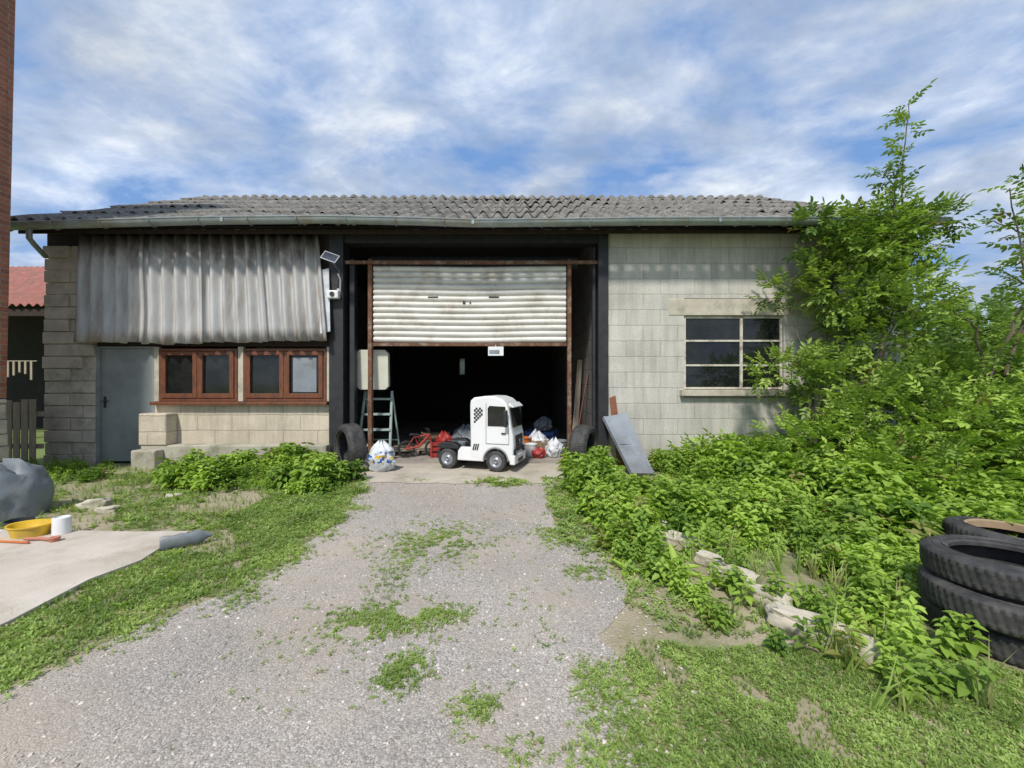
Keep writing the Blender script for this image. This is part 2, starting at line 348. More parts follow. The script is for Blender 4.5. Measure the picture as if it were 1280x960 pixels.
SP=[sprig(i) for i in range(5)]; NE=[nettle(i,5+i%3) for i in range(6)]; GR=[grassclump(i) for i in range(5)]; MW=[matweed(i) for i in range(5)]
GF=[grassclump(20+i,8,.07) for i in range(5)]; DK=[dock(i) for i in range(3)]
def addmix(L,tpls,P,R,S,T):
    idx=rng.integers(0,len(tpls),len(P))
    for k,t in enumerate(tpls):
        m=idx==k; L.add(t,P[m],R[m],np.asarray(S)[m],T[m])
def blob_sprigs(L,c,r,n,size,base=.45,tp=SP):
    d=rng.normal(0,1,(n,3)); d/=np.linalg.norm(d,axis=1,keepdims=True)
    rad=rng.uniform(.35,1,n)**.6*(1+.55*nz2(d+np.array(c),1.7)+rng.normal(0,.11,n))
    P=np.array(c)+d*np.array(r)*rad[:,None]; P[:,2]=np.maximum(P[:,2],.05)
    D=d+np.array([0,-.25,.35])+rng.normal(0,.45,(n,3)); T=tints(P,base,.6,2.0)
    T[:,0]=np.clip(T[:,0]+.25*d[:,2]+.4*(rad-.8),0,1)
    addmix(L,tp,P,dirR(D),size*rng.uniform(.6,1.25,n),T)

# ---------------------------------------------------------------- ground & paving
g=MB(); g.add([(-300,-300,0),(300,-300,0),(300,300,0),(-300,300,0)],[(0,1,2,3)]); obj('ground',g,M['ground'],kind='structure')
def interp(tab,y): return float(np.interp(y,[a for a,b in tab],[b for a,b in tab]))
LE=[(-10,-3.2),(0,-2.75),(1.5,-2.4),(1.8,-2.35),(2.2,-2.2),(2.9,-1.85),(3.9,-1.75),(5.6,-2.1),(6.2,-2.3)]
RE=[(-10,.5),(1.5,.45),(2.2,.55),(2.7,.8),(3.1,.85),(3.7,.62),(5.6,.65),(6.2,.8)]
g=MB(); ys=np.linspace(-10,6.2,270); vs=[];fs=[]
for y in ys:
    l=interp(LE,y)+.16*noise.noise(Vector((y*1.7,3,0)))+.06*noise.noise(Vector((y*7,3,0)))
    r=interp(RE,y)+.22*noise.noise(Vector((y*1.5,9,0)))+.07*noise.noise(Vector((y*7,9,0)))
    vs+=[(l,y,.004),(r,y,.004)]
fs=[(2*i,2*i+1,2*i+3,2*i+2) for i in range(len(ys)-1)]
g.add(vs,fs); obj('driveway',g,M['gravel'],kind='structure')
g=MB(); vs=[]; xs=np.linspace(-2.75,1.3,80)
for x in xs: vs+=[(x,5.62+.12*noise.noise(Vector((x*2,5,1)))+.05*noise.noise(Vector((x*9,5,1))),.010),(x,6.999,.010)]
g.add(vs,[(2*i,2*i+2,2*i+3,2*i+1) for i in range(len(xs)-1)]); obj('concrete_apron',g,M['apron'],kind='structure')
g=MB(); g.box(-4.4,1.6,7.0,14.9,-.1,.014); obj('garage_floor',g,M['floor'],kind='structure')
g=MB(); pts=[(-12,3.72),(-4.5,3.76),(-3.5,3.7),(-3.0,3.72),(-2.95,3.4),(-2.88,3.1),(-2.96,2.8),(-2.9,2.3),(-2.95,1.6),(-2.9,.5),(-3,-4),(-12,-4)]
n=len(pts); g.add([(x,y,.0) for x,y in pts]+[(x,y,.035) for x,y in pts],[tuple(range(n,2*n))]+[(i,(i+1)%n,n+(i+1)%n,n+i) for i in range(n)])
obj('concrete_slab',g,M['slab'],kind='structure')

# ---------------------------------------------------------------- shed
shed=empty('farm_shed',(-.5,7,0),'long concrete block farm shed with corrugated roof and open roller door','farm building')
Y0,Y1=7.0,7.2
w=MB()
w.box(1.68,3.01,Y0,Y1,-.1,4.05); w.box(4.76,6.8,Y0,Y1,-.1,4.05); w.box(3.01,4.76,Y0,Y1,-.1,1.16); w.box(3.01,4.76,Y0,Y1,2.9,4.05)
w.box(3.01,4.76,Y0+.1,Y1,1.16,1.3)
w.box(6.6,6.8,Y1,15,-.1,4.05)
def gable(x): return [(x,7,4.05),(x,15,4.05),(x,11,6.38),(x+.2,7,4.05),(x+.2,15,4.05),(x+.2,11,6.38)],[(0,1,2),(3,5,4),(0,3,4,1),(0,2,5,3),(1,4,5,2)]
w.add(*gable(6.6))
obj('wall',w,M['block'],shed,label='grey weathered concrete block wall')
w=B(-8.16,-7.96,Y1+.1,15,-.1,4.05); w.add(*gable(-8.16)); obj('wall',w,M['block'],shed)
obj('wall',B(-6.25,-3.18,Y0,Y1,-.1,1.03),M['blockb'],shed,label='low beige block wall under the wooden windows')
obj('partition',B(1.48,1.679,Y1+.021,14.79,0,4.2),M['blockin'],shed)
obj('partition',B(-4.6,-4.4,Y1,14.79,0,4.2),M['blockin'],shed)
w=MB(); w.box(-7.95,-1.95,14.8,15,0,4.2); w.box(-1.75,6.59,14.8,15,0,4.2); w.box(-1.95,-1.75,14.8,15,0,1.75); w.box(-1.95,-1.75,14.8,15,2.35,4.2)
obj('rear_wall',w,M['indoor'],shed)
obj('roof_light',B(-1.95,-1.75,14.9,14.91,1.75,2.35),M['poly'],shed,label='small pale translucent pane in the rear wall')
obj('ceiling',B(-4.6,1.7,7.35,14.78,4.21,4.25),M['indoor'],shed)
p=MB(); z=-.05; row=0
while z<3.78:
    h=.215
    cuts=[-8.16,-7.72 if row%2 else -7.5,-7.28]
    for a,bq in zip(cuts[:-1],cuts[1:]):
        j=random.uniform(-.03,.015); p.box(a+random.uniform(0,.03)-(.03 if a<-8 else 0)*random.random(),bq-.004,6.985+j,7.3,z+random.uniform(0,.004),z+h-random.uniform(.004,.016))
    z+=h; row+=1
p.box(-8.12,-7.29,7.003,7.29,-.04,3.77)
obj('corner_pillar',p,M['pillar'],shed,bevel=.012,label='rough stacked block pillar at the corner')
w=MB(); w.box(-8.16,-3.19,7.02,7.12,3.8,4.05); w.box(-7.275,-3.19,7.02,7.12,2.06,3.8); obj('timber_panel',w,M['darkwood'],shed)
dr=obj('door',B(-7.22,-6.31,7.03,7.07,.04,2.02),M['cdoor'],shed,bevel=.006,label='plain grey metal side door')
d=MB(); d.box(-7.275,-7.225,7.0,7.09,0,2.055); d.box(-6.305,-6.255,7.0,7.09,0,2.055); d.box(-7.225,-6.305,7.0,7.09,2.022,2.055); obj('door_frame',d,M['cdoor'],dr)
d=MB(); d.box(-7.17,-7.13,7.02,7.029,.98,1.18); d.cyl((-7.15,7.02,1.1),(-7.15,6.97,1.1),.01); d.cyl((-7.155,6.97,1.1),(-7.04,6.97,1.1),.01); obj('handle',d,M['blackp'],dr)
obj('plinth',B(-6.3,-3.15,6.78,6.999,-.1,.36),M['plinth'],shed,bevel=.02,label='mossy concrete plinth at the wall foot')
obj('side_wall',B(-6.32,-5.85,6.76,6.999,.3602,.9),M['blockb'],shed,bevel=.02)
obj('step',B(-6.3,-5.9,6.6,6.779,-.1,.30),M['plinth'],shed,bevel=.02)
def woodwin(x0,x1):
    m=MB(); z0,z1=1.1,2.02
    y0,y1=6.97,7.06
    m.box(x0,x0+.05,y0,y1,z0,z1);m.box(x1-.05,x1,y0,y1,z0,z1);m.box(x0+.05,x1-.05,y0,y1,z1-.05,z1);m.box(x0+.05,x1-.05,y0,y1,z0,z0+.05)
    wn=obj('window',m,M['wood'],shed,bevel=.006,label='varnished wooden double casement window')
    mid=(x0+x1)/2
    for a,bq in((x0+.055,mid-.012),(mid+.012,x1-.055)):
        m=MB(); t=.075; m.box(a,a+t,y0-.015,y1-.02,z0+.055,z1-.055);m.box(bq-t,bq,y0-.015,y1-.02,z0+.055,z1-.055)
        m.box(a+t,bq-t,y0-.015,y1-.02,z0+.055,z0+.135);m.box(a+t,bq-t,y0-.015,y1-.02,z1-.12,z1-.055)
        obj('sash',m,M['wood'],wn,bevel=.006)
        obj('pane',B(a+t,bq-t,7.0,7.006,z0+.135,z1-.12),M['glass'],wn)
    obj('mullion',B(mid-.012,mid+.012,y0-.005,y1-.03,z0+.055,z1-.055),M['wood'],wn)
    return wn
woodwin(-6.16,-4.79); woodwin(-4.69,-3.24)
obj('curtain',B(-3.83,-3.42,6.993,6.998,1.26,1.86),M['greyp'],shed,label='pale panel behind the window glass')
obj('window_sill',B(-6.24,-3.19,6.88,7.02,1.035,1.095),M['wood'],shed,bevel=.01)
for a_,b_ in((-4.785,-4.695),(-6.25,-6.165),(-3.235,-3.19)): obj('window_jamb',B(a_,b_,6.985,7.05,1.1,2.05),M['lintel'],shed)
def sheet(x0t,x1t,x0b,x1b,zt,zb,yt,yb,ph):
    m=MB(); nx=90; nzz=8; vs=[];
    for j in range(nzz+1):
        t=j/nzz
        for i in range(nx+1):
            s=i/nx; x=(x0t+(x1t-x0t)*s)*(1-t)+(x0b+(x1b-x0b)*s)*t
            y=yt*(1-t)+yb*t+.048*math.sin(2*math.pi*((x0b+(x1b-x0b)*s)/.215)+ph)+.03*noise.noise(Vector((x*1.6,t*2,4)))
            zz=zt*(1-t)+zb*t+(.035*noise.noise(Vector((x*4,8,4))) if j==nzz else 0)
            vs.append((x,y,zz))
    fs=[(j*(nx+1)+i,j*(nx+1)+i+1,(j+1)*(nx+1)+i+1,(j+1)*(nx+1)+i) for j in range(nzz) for i in range(nx)]
    m.add(vs,fs); return m
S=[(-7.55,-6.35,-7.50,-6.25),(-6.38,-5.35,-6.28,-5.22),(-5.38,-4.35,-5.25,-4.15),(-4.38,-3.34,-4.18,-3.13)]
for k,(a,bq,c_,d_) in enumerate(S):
    o=obj('corrugated_panel',sheet(a,bq,c_,d_,3.97,2.08+[.03,0,.03,.05][k],6.93-.008*(k%2),6.81-.014*(k%2),k*.9),M['galv'],shed,smooth=True,label='stained galvanised corrugated cladding with rust streaks and eave shade painted along the top')
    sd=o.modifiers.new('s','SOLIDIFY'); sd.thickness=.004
m=MB(); m.add([(-3.33,6.88,3.35),(-3.16,6.9,3.4),(-3.1,6.82,2.3),(-3.27,6.82,2.26)],[(0,1,2,3)]); o=obj('plastic_sheet',m,M['plastic_bag'],shed); sd=o.modifiers.new('s','SOLIDIFY'); sd.thickness=.01
obj('steel_post',B(-3.18,-2.93,6.94,7.22,0,4.04),M['black'],shed,bevel=.01,label='black painted steel post')
obj('steel_post',B(-2.86,-2.78,7.05,7.18,0,3.6),M['black'],shed)
obj('steel_post',B(1.5,1.675,6.94,7.22,0,4.04),M['black'],shed,bevel=.01,label='black painted steel post')
obj('steel_post',B(1.42,1.47,7.045,7.12,0,3.8),M['black'],shed)
obj('lintel_beam',B(-2.928,1.498,6.98,7.2,3.86,4.04),M['black'],shed)
obj('fascia_board',B(-8.3,6.85,6.72,6.74,3.93,4.06),M['darkwood'],shed)
m=MB(); prof=[]
nsl=13; hh=(3.50-2.13)/nsl
for k in range(nsl):
    z0=2.13+k*hh
    for t in(0,.12,.3,.5,.7,.88,1.0): prof.append((7.12-.034*math.sin(math.pi*min(1,max(0,(t-.06)/.88)))**.6 if 0<t<1 else 7.13,z0+t*hh))
nx=14; vs=[]
for y,z in prof:
    for i in range(nx+1): x=-2.46+(3.42)*i/nx; vs.append((x,y+.014*noise.noise(Vector((x*1.2,z*2,1))),z+.01*math.sin(x*2)))
fs=[(j*(nx+1)+i,j*(nx+1)+i+1,(j+1)*(nx+1)+i+1,(j+1)*(nx+1)+i) for j in range(len(prof)-1) for i in range(nx)]
m.add(vs,fs); shut=obj('roller_shutter',m,M['shutter'],shed,smooth=True,label='off-white slatted roller shutter, half raised')
obj('bottom_rail',B(-2.47,.97,7.08,7.15,2.075,2.128),M['rust'],shut)
for x in(-1.4,-.32): obj('vent_slot',B(x-.09,x+.09,7.077,7.095,2.93,2.95),M['blackp'],shut)
m=MB(); m.cyl((-.85,7.1,2.84),(-.85,7.07,2.84),.025); obj('lock',m,M['blackp'],shut)
m=MB(); m.cyl((-.74,7.1,2.84),(-.74,7.07,2.84),.015); obj('lock',m,M['blackp'],shut)
obj('guide_rail',B(-2.54,-2.475,7.045,7.14,0,3.6),M['rust'],shed,label='rusty shutter guide rail')
obj('guide_rail',B(.98,1.045,7.045,7.14,0,3.6),M['rust'],shed,label='rusty shutter guide rail')
obj('cross_rail',B(-2.925,1.495,7.0,7.04,3.505,3.56),M['rust'],shed)
m=MB(); m.cyl((-2.6,7.4,3.62),(1.2,7.4,3.62),.14,n=20); obj('shutter_roller',m,M['black'],shed,smooth=True)
m=MB() 
X0,X1,Z0,Z1=3.02,4.75,1.31,2.59; y0,y1=7.03,7.08
m.box(X0,X0+.035,y0,y1,Z0,Z1);m.box(X1-.035,X1,y0,y1,Z0,Z1);m.box(X0+.035,X1-.035,y0,y1,Z0,Z0+.035);m.box(X0+.035,X1-.035,y0,y1,Z1-.035,Z1)
m.box(4.01,4.055,y0-.003,y1-.003,Z0+.035,Z1-.035)
for z in(1.73,2.16):
    m.box(X0+.035,4.01,y0+.002,y1-.005,z-.016,z+.016); m.box(4.055,X1-.035,y0+.002,y1-.005,z-.016,z+.016)
ww=obj('window',m,M['whiteframe'],shed,label='metal framed window with six dark panes')
obj('pane',B(X0+.03,X1-.03,7.055,7.06,Z0+.03,Z1-.03),M['glass'],ww)
obj('sill',B(2.93,5.0,6.9,7.03,1.19,1.30),M['lintel'],ww,bevel=.01)
obj('lintel',B(2.74,5.06,6.99,7.1,2.6,2.89),M['lintel'],ww,bevel=.01)
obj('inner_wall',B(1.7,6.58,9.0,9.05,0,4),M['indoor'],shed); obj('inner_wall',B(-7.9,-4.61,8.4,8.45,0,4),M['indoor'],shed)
def roofz(y): return 4.03+(min(y,22-y)-6.55)*.548
m=MB(); XA,XB=-8.36,6.95; pit=.27
for side in(0,1):
    nc=5; ya=6.5; L_=(11-6.5)
    for k in range(nc):
        y_lo=ya+L_*k/nc; y_hi=min(11,ya+L_*(k+1)/nc+.12)
        nx=int((XB-XA)/.0235); vs=[]
        rows=5
        for j in range(rows+1):
            t=j/rows; yy=y_lo+(y_hi-y_lo)*t
            for i in range(nx+1):
                xx=XA+(XB-XA)*i/nx; si=int((xx-XA)/(pit*4))
                jj=(noise.noise(Vector((si*3.7,k*5.1,1+side)))*.09)
                wv=math.cos(2*math.pi*(xx-XA)/pit); wv=math.copysign(abs(wv)**.8,wv)
                zz=roofz(yy)+.06*wv+.045*(1-t)+.012+.03*noise.noise(Vector((xx*.5,yy*.7,2)))+.018*noise.noise(Vector((xx*9,yy*9,2)))+.02*noise.noise(Vector((si*2.3,k*3.3,8)))
                y2=yy+(jj if j==0 else 0)
                vs.append((xx,y2 if side==0 else 22-y2,zz))
        fs=[(j*(nx+1)+i,j*(nx+1)+i+1,(j+1)*(nx+1)+i+1,(j+1)*(nx+1)+i) for j in range(rows) for i in range(nx)]
        o0=[(v[0],v[1],v[2]-.025) for v in vs[:nx+1]]; b0=len(vs); vs+=o0
        fs+=[(i,b0+i,b0+i+1,i+1) for i in range(nx)]
        m.add(vs,fs)
rf=obj('roof',m,M['roof'],shed,smooth=True,label='mossy grey corrugated fibre cement roof')
m=MB(); xs=np.arange(XA,XB,.03); n=10; vs=[]
for x in xs:
    wv=math.cos(2*math.pi*(x-XA)/pit); r=.11+.03*wv+.02*noise.noise(Vector((x*2,1,1)))+(.012 if int((x-XA)/(pit*4))%2 else 0)
    for i in range(n+1):
        t=math.pi*i/n; vs.append((x,11-r*1.5*math.cos(t),6.43+r*math.sin(t)))
m.add(vs,[(k*(n+1)+i,k*(n+1)+i+1,(k+1)*(n+1)+i+1,(k+1)*(n+1)+i) for k in range(len(xs)-1) for i in range(n)])
obj('ridge_cap',m,M['roof'],rf,smooth=True)
m=MB(); m.add([(XA+.05,6.6,3.95),(XB-.05,6.6,3.95),(XB-.05,11,6.34),(XA+.05,11,6.34),(XB-.05,15.4,3.95),(XA+.05,15.4,3.95)],[(0,1,2,3),(3,2,4,5)]); obj('roof_lining',m,M['darkwood'],rf)
gp=[(-8.33,3.90),(-7,3.94),(-5,3.995),(-3,4.015),(-1.5,3.985),(-.6,3.955),(.6,3.965),(2,3.985),(4,3.99),(5.5,3.985),(7.3,3.985)]
XG=6.98
m=MB(); vs=[]; n=10; xs=np.linspace(-8.33,XG,90)
for x in xs:
    zc=float(np.interp(x,[a for a,_ in gp],[b_ for _,b_ in gp]))+.012
    for i in range(n+1):
        t=math.pi*(1+i/n); vs.append((x,6.42+.085*math.cos(t),zc+.04+.09*math.sin(t)))
m.add(vs,[(k*(n+1)+i,k*(n+1)+i+1,(k+1)*(n+1)+i+1,(k+1)*(n+1)+i) for k in range(len(xs)-1) for i in range(n)])
def gz(x): return float(np.interp(x,[a for a,_ in gp],[b_ for _,b_ in gp]))+.052
m.tube([(x,6.335,gz(x)) for x in xs],.012,6)
for x in np.arange(-8.1,6.9,.78):
    for i in range(6):
        t0=math.pi*(1+i/6);t1=math.pi*(1+(i+1)/6)
        m.cyl((x,6.42+.095*math.cos(t0),gz(x)+.1*math.sin(t0)),(x,6.42+.095*math.cos(t1),gz(x)+.1*math.sin(t1)),.009,n=5)
for x in(-8.33,XG):
    m.add([(x,6.42,gz(x))]+[(x,6.42+.085*math.cos(math.pi*(1+i/8)),gz(x)-.012+.09*math.sin(math.pi*(1+i/8))) for i in range(9)],[tuple(range(10))])
for x in(-4.6,-.62,3.3): 
    m.box(x-.02,x+.02,6.328,6.34,gz(x)-.07,gz(x))
gt=obj('gutter',m,M['zinc'],shed,smooth=True,label='sagging zinc gutter along the eave')
m=MB(); m.tube([(-7.75,6.42,3.88),(-7.75,6.42,3.74),(-7.82,6.55,3.68),(-8.05,6.9,3.6)],.038,12); obj('downpipe',m,M['zinc'],gt,smooth=True)

# ---------------------------------------------------------------- security items
so=empty('solar_lamp',(-3.03,6.6,3.48),'small dark solar panel on a bracket on the post','solar panel')
mt=Matrix.Translation((-3.0,6.6,3.49))@Matrix.Rotation(.35,4,'Y')@Matrix.Rotation(1.1,4,'X')@Matrix.Scale(.8,4)
m=MB(); m.box(-.15,.15,-.09,.09,0,.015,mat=mt); obj('solar_cell',m,M['solar'],so); 
m=MB(); m.box(-.16,.16,-.1,-.091,-.005,.02,mat=mt); m.box(-.16,.16,.091,.1,-.005,.02,mat=mt); m.box(-.16,-.151,-.09,.09,-.005,.02,mat=mt); m.box(.151,.16,-.09,.09,-.005,.02,mat=mt)
m.cyl((-3.03,6.94,3.4),(-3.02,6.62,3.48),.012); m.cyl((-3.0,6.93,3.4),(-2.96,6.93,2.95),.006,n=6); obj('bracket',m,M['silver'],so)
sc=empty('security_camera',(-3.05,6.9,2.9),'white security camera on the black post','camera')
m=MB(); m.box(-3.16,-2.96,6.8,6.9,2.86,3.0); obj('body',m,M['white'],sc,bevel=.02)
m=MB(); m.cyl((-3.06,6.8,2.93),(-3.06,6.785,2.93),.04,n=20); obj('lens',m,M['blackp'],sc)
m=MB(); m.tube([(-2.98,6.93,3.0),(-2.96,6.9,3.2),(-3.0,6.9,3.3)],.014,8); m.box(-3.02,-2.98,6.9,6.939,2.9,3.05); obj('antenna',m,M['white'],sc)
st=MB(); st.box(-.42,-.15,7.04,7.05,1.9,2.06,0); st.box(-.40,-.22,7.036,7.0399,1.93,2.0,1); st.cyl((-.29,7.045,2.06),(-.29,7.09,2.1),.005,n=6)
obj('hanging_sign',st,[M['white'],M['greyp']],label='small white card hanging below the roller shutter',cat='sign')

# ---------------------------------------------------------------- tyres
def tyre_mesh(R,w,wall=.125):
    h=w/2; prof=[(R-wall,-h*.55),(R-wall,-h*.8),(R-wall*.75,-h*.98),(R-wall*.4,-h*1.0),(R-.022,-h*.86),(R-.004,-h*.7),(R,-h*.42),(R-.001,-h*.38),(R+.001,-h*.05),(R+.001,h*.05),(R-.001,h*.38),(R,h*.42),(R-.004,h*.7),(R-.022,h*.86),(R-wall*.4,h),(R-wall*.75,h*.98),(R-wall,h*.8),(R-wall,h*.55),(R-wall+.02,h*.5),(R-.03,h*.6),(R-.03,-h*.6),(R-wall+.02,-h*.5),(R-wall,-h*.55)]
    n=240
    def rad(k,i,r):
        if 5<=k<=12:
            sh=(k-4)//2
            if ((i+sh)%4)==0: return r-.007
        return r
    m=MB(); m.lathe(prof,n,rad=rad)
    for rr in(R-wall*.78,R-wall*.45):
        for sgn in(-1,1):
            m.lathe([(rr-.004,sgn*h*.985),(rr,sgn*(h*1.0+.004)),(rr+.004,sgn*h*.985)],48)
    return m
def tyre(loc,rot,R,w,label,wall=.125,group=None,name='tyre'):
    return obj(name,tyre_mesh(R,w,wall),M['rubber'],loc=loc,rot=rot,label=label,cat='tyre',smooth=True,group=group)
tyre((-2.6,6.42,.385),(math.pi/2,.05,math.radians(-47)),.38,.27,'worn black tyre standing on edge against the post')
tyre((1.15,6.4,.38),(math.pi/2,.0,math.radians(60)),.37,.27,'black tyre standing on edge beside the doorway')
gs='old car tyres stacked in the weeds'
for k,(dx,dy) in enumerate(((.02,.03),(-.02,0),(.02,.03))):
    tyre((2.72+dx,2.17+dy,.075+k*.156),(.02*(k-1),.03*(k-1),k*1.1),.35,.158,'worn black car tyre lying flat in a stack',.12,gs)
tyre((3.75,3.0,.2),(.05,.08,.4),.36,.2,'black tyre lying flat behind the stack',.12,gs)
rm=MB(); rm.lathe([(.245,.0),(.24,.03),(.225,.02),(.22,-.03)],32); obj('wheel_rim',rm,M['card'],loc=(3.75,3.0,.28),label='rusty tan rim lying in a tyre',cat='wheel rim',smooth=True)

# ---------------------------------------------------------------- toy truck
tk=empty('toy_truck',(-.53,6.72,.014),'white ride-on toy lorry cab parked in the garage doorway','toy truck',rot=math.radians(-17))
def part(name,mb,mat,parent=tk,**k): return obj(name,mb,mat,parent,world=False,**k)
wx,wr=.38,.165
def arch(cx,r,zb,n=10):
    return [(cx+r*math.cos(math.pi*(1-i/n)),zb+max(0,r*math.sin(math.pi*(i/n)))) for i in range(n+1)]
prof=[(-.05,.2)]+arch(wx,.2,.17)+[(.645,.17),(.67,.24),(.675,.42),(.665,.58),(.64,.68),(.585,1.0),(.55,1.09),(.48,1.15),(.36,1.19),(.2,1.195),(.01,1.17),(-.05,1.12),(-.06,1.04)]
m=MB(); m.extr(prof,-.32,.32); cab=part('cab',m,M['white'],bevel=.04,smooth=True,label='white plastic lorry cab with black window and checkered decal')
cab.modifiers['bevel'].segments=4; cab.modifiers['bevel'].angle_limit=math.radians(60)
WY=.32
for s_ in(-1,1):
    y=s_*(WY+.004); pl=[(.25,.72),(.57,.72),(.595,.76),(.54,1.03),(.28,1.04),(.25,1.0)]
    part('side_window',MB().extr(pl,y-.003,y+.003),M['glass'],cab)
m=MB(); m.add([(.655,-.28,.70),(.655,.28,.70),(.60,.27,1.01),(.60,-.27,1.01)],[(0,1,2,3)]); part('windscreen',m,M['glass'],cab)
part('sun_visor',MB().extr([(.585,1.04),(.66,1.01),(.665,1.025),(.59,1.09)],-.28,.28),M['white'],cab,bevel=.006)
m=MB()
for z in(.32,.37,.42,.47,.52): m.box(.675,.688,-.18,.18,z,z+.03)
m.box(.665,.676,-.2,.2,.3,.57); part('grille',m,M['blackp'],cab,bevel=.004)
m=MB()
for i in range(24):
    a=2*math.pi*i/24;a2=2*math.pi*(i+1)/24
    m.cyl((.694,.05*math.cos(a),.455+.05*math.sin(a)),(.694,.05*math.cos(a2),.455+.05*math.sin(a2)),.005,n=6)
for k in range(3):
    a=math.pi/2+k*2*math.pi/3; m.cyl((.694,0,.455),(.694,.05*math.cos(a),.455+.05*math.sin(a)),.006,.002,n=6)
part('emblem',m,M['silver'],cab)
part('bumper',B(.61,.70,-.325,.325,.12,.27),M['white'],cab,bevel=.02)
part('number_plate',B(.698,.704,-.14,.14,.14,.2),M['blackp'],cab)
for s_ in(-1,1):
    part('headlight',B(.66,.70,min(s_*.2,s_*.30),max(s_*.2,s_*.30),.275,.36),M['glass'],cab,bevel=.012)
    m=MB(); y=s_*.40; m.box(.54,.60,y-.03,y+.03,.72,.98); m.cyl((.57,s_*.3,.94),(.57,y,.94),.012); m.cyl((.57,s_*.3,.76),(.57,y,.76),.012); part('mirror',m,M['blackp'],cab,bevel=.015)
c=.03
for s_ in(-1,1):
    m=MB(); y=s_*(WY+.006)
    for i in range(5):
        for j in range(8):
            if (i+j)%2==0 and j>=max(0,i-1)*1.3: m.box(.015+i*c,.015+(i+1)*c,y-.004,y+.004,.77+j*c,.77+(j+1)*c)
    part('checkered_decal',m,M['blackp'],cab)
    m=MB()
    for k in range(3):
        x=-.01+k*.035; m.extr([(x,.33),(x+.02,.33),(x+.045,.43),(x+.025,.43)],y-.003,y+.003)
    m.box(.22,.224,y-.0025,y+.0025,.44,1.08); m.box(.60,.604,y-.0025,y+.0025,.44,.7); m.box(.224,.60,y-.0025,y+.0025,.44,.444)
    m.box(.48,.55,y-.012,y+.012,.6,.62); part('door_trim',m,M['blackp'],cab)
    m=MB(); y=s_*(WY-.003)
    m.tube([(wx+.205*math.cos(math.pi*i/12),y,.17+.205*math.sin(math.pi*i/12)) for i in range(13)],.012,6); part('wheel_arch',m,M['greyp'],cab)
    m=MB(); m.extr([(-.28,.15),(.18,.15),(.16,.26),(0,.37),(-.22,.37),(-.27,.3)],min(s_*.26,s_*.318),max(s_*.26,s_*.318)); part('side_skirt',m,M['white'],bevel=.015)
m=MB(); m.box(-.62,.3,-.13,.13,.17,.27); m.box(-.66,-.60,-.28,.28,.15,.3); m.box(-.62,-.06,-.24,.24,.272,.33)
m.extr([(-.66,.33),(-.63,.40),(-.55,.43),(-.36,.43),(-.28,.38),(-.26,.33)],-.31,-.15); m.extr([(-.66,.33),(-.63,.40),(-.55,.43),(-.36,.43),(-.28,.38),(-.26,.33)],.15,.31)
part('chassis',m,M['blackp'],bevel=.012)
m=MB(); m.cyl((-.4,0,.33),(-.4,0,.40),.13,n=28); m.box(-.55,-.42,-.03,.03,.402,.41); part('coupling_plate',m,M['greyp'],bevel=.006)
part('tail_light',B(-.665,-.66,-.25,-.17,.2,.26),M['red']); part('tail_light',B(-.665,-.66,.17,.25,.2,.26),M['red'])
wt=MB(); wt.lathe([(.09,-.05),(.13,-.055),(.155,-.05),(.165,-.035),(.165,.035),(.155,.05),(.13,.055),(.09,.05)],48,rad=lambda k,i,r:r-.006 if 2<=k<=5 and i%3==0 else r)
ri=MB(); ri.lathe([(.0,-.03),(.03,-.06),(.035,-.045),(.06,-.03),(.085,-.05),(.1,-.052),(.1,.052),(.085,.05),(.06,.03),(.035,.045),(.03,.06),(0,.03)],24)
first=None
for x in(wx,-.46):
    for s_ in(-1,1):
        if first is None:
            t_=part('wheel',wt,M['rubber'],smooth=True); r_=obj('rim',ri,M['silver'],t_,world=False,smooth=True); first=(t_,r_)
        else:
            t_=first[0].copy(); r_=first[1].copy(); COL.objects.link(t_); COL.objects.link(r_); r_.parent=t_
        t_.location=(x,s_*.27,wr); t_.rotation_euler=(math.pi/2,0,0)

# ---------------------------------------------------------------- leaning panel & plank
def board(c,th,name,mat,label,cat,inset=None):
    c=[Vector(p) for p in c]; nrm=(c[1]-c[0]).cross(c[3]-c[0]).normalized()*th
    m=MB(); m.add([p for p in c]+[p+nrm for p in c],[(0,1,2,3),(7,6,5,4),(0,4,5,1),(1,5,6,2),(2,6,7,3),(3,7,4,0)])
    if inset:
        U=c[1]-c[0];V=c[3]-c[0]
        for sg in(1,-1):
          for u0,u1,v0,v1 in inset:
            base=nrm*1.0 if sg>0 else Vector((0,0,0))
            q=[c[0]+U*u+V*v+base for u,v in((u0,v0),(u1,v0),(u1,v1),(u0,v1))]
            m.add(q+[p+nrm*.5*sg for p in q],[(0,1,2,3),(7,6,5,4),(0,4,5,1),(1,5,6,2),(2,6,7,3),(3,7,4,0)])
    return obj(name,m,mat,label=label,cat=cat,bevel=.006)
board([(1.80,6.05,.02),(2.17,6.12,.0),(1.98,6.93,.88),(1.56,6.9,.81)],.035,'leaning_panel',M['greyp'],'blue grey panelled door leaf leaning on the block wall','panel',[(.0,1,.0,.1),(.0,1,.9,1),(0,.12,.1,.9),(.88,1,.1,.9),(.12,.88,.48,.55)])
board([(1.8,6.84,.0),(1.92,6.84,.0),(1.80,6.97,1.2),(1.70,6.97,1.16)],.02,'wooden_plank',M['redwood'],'red brown plank leaning against the wall','plank')

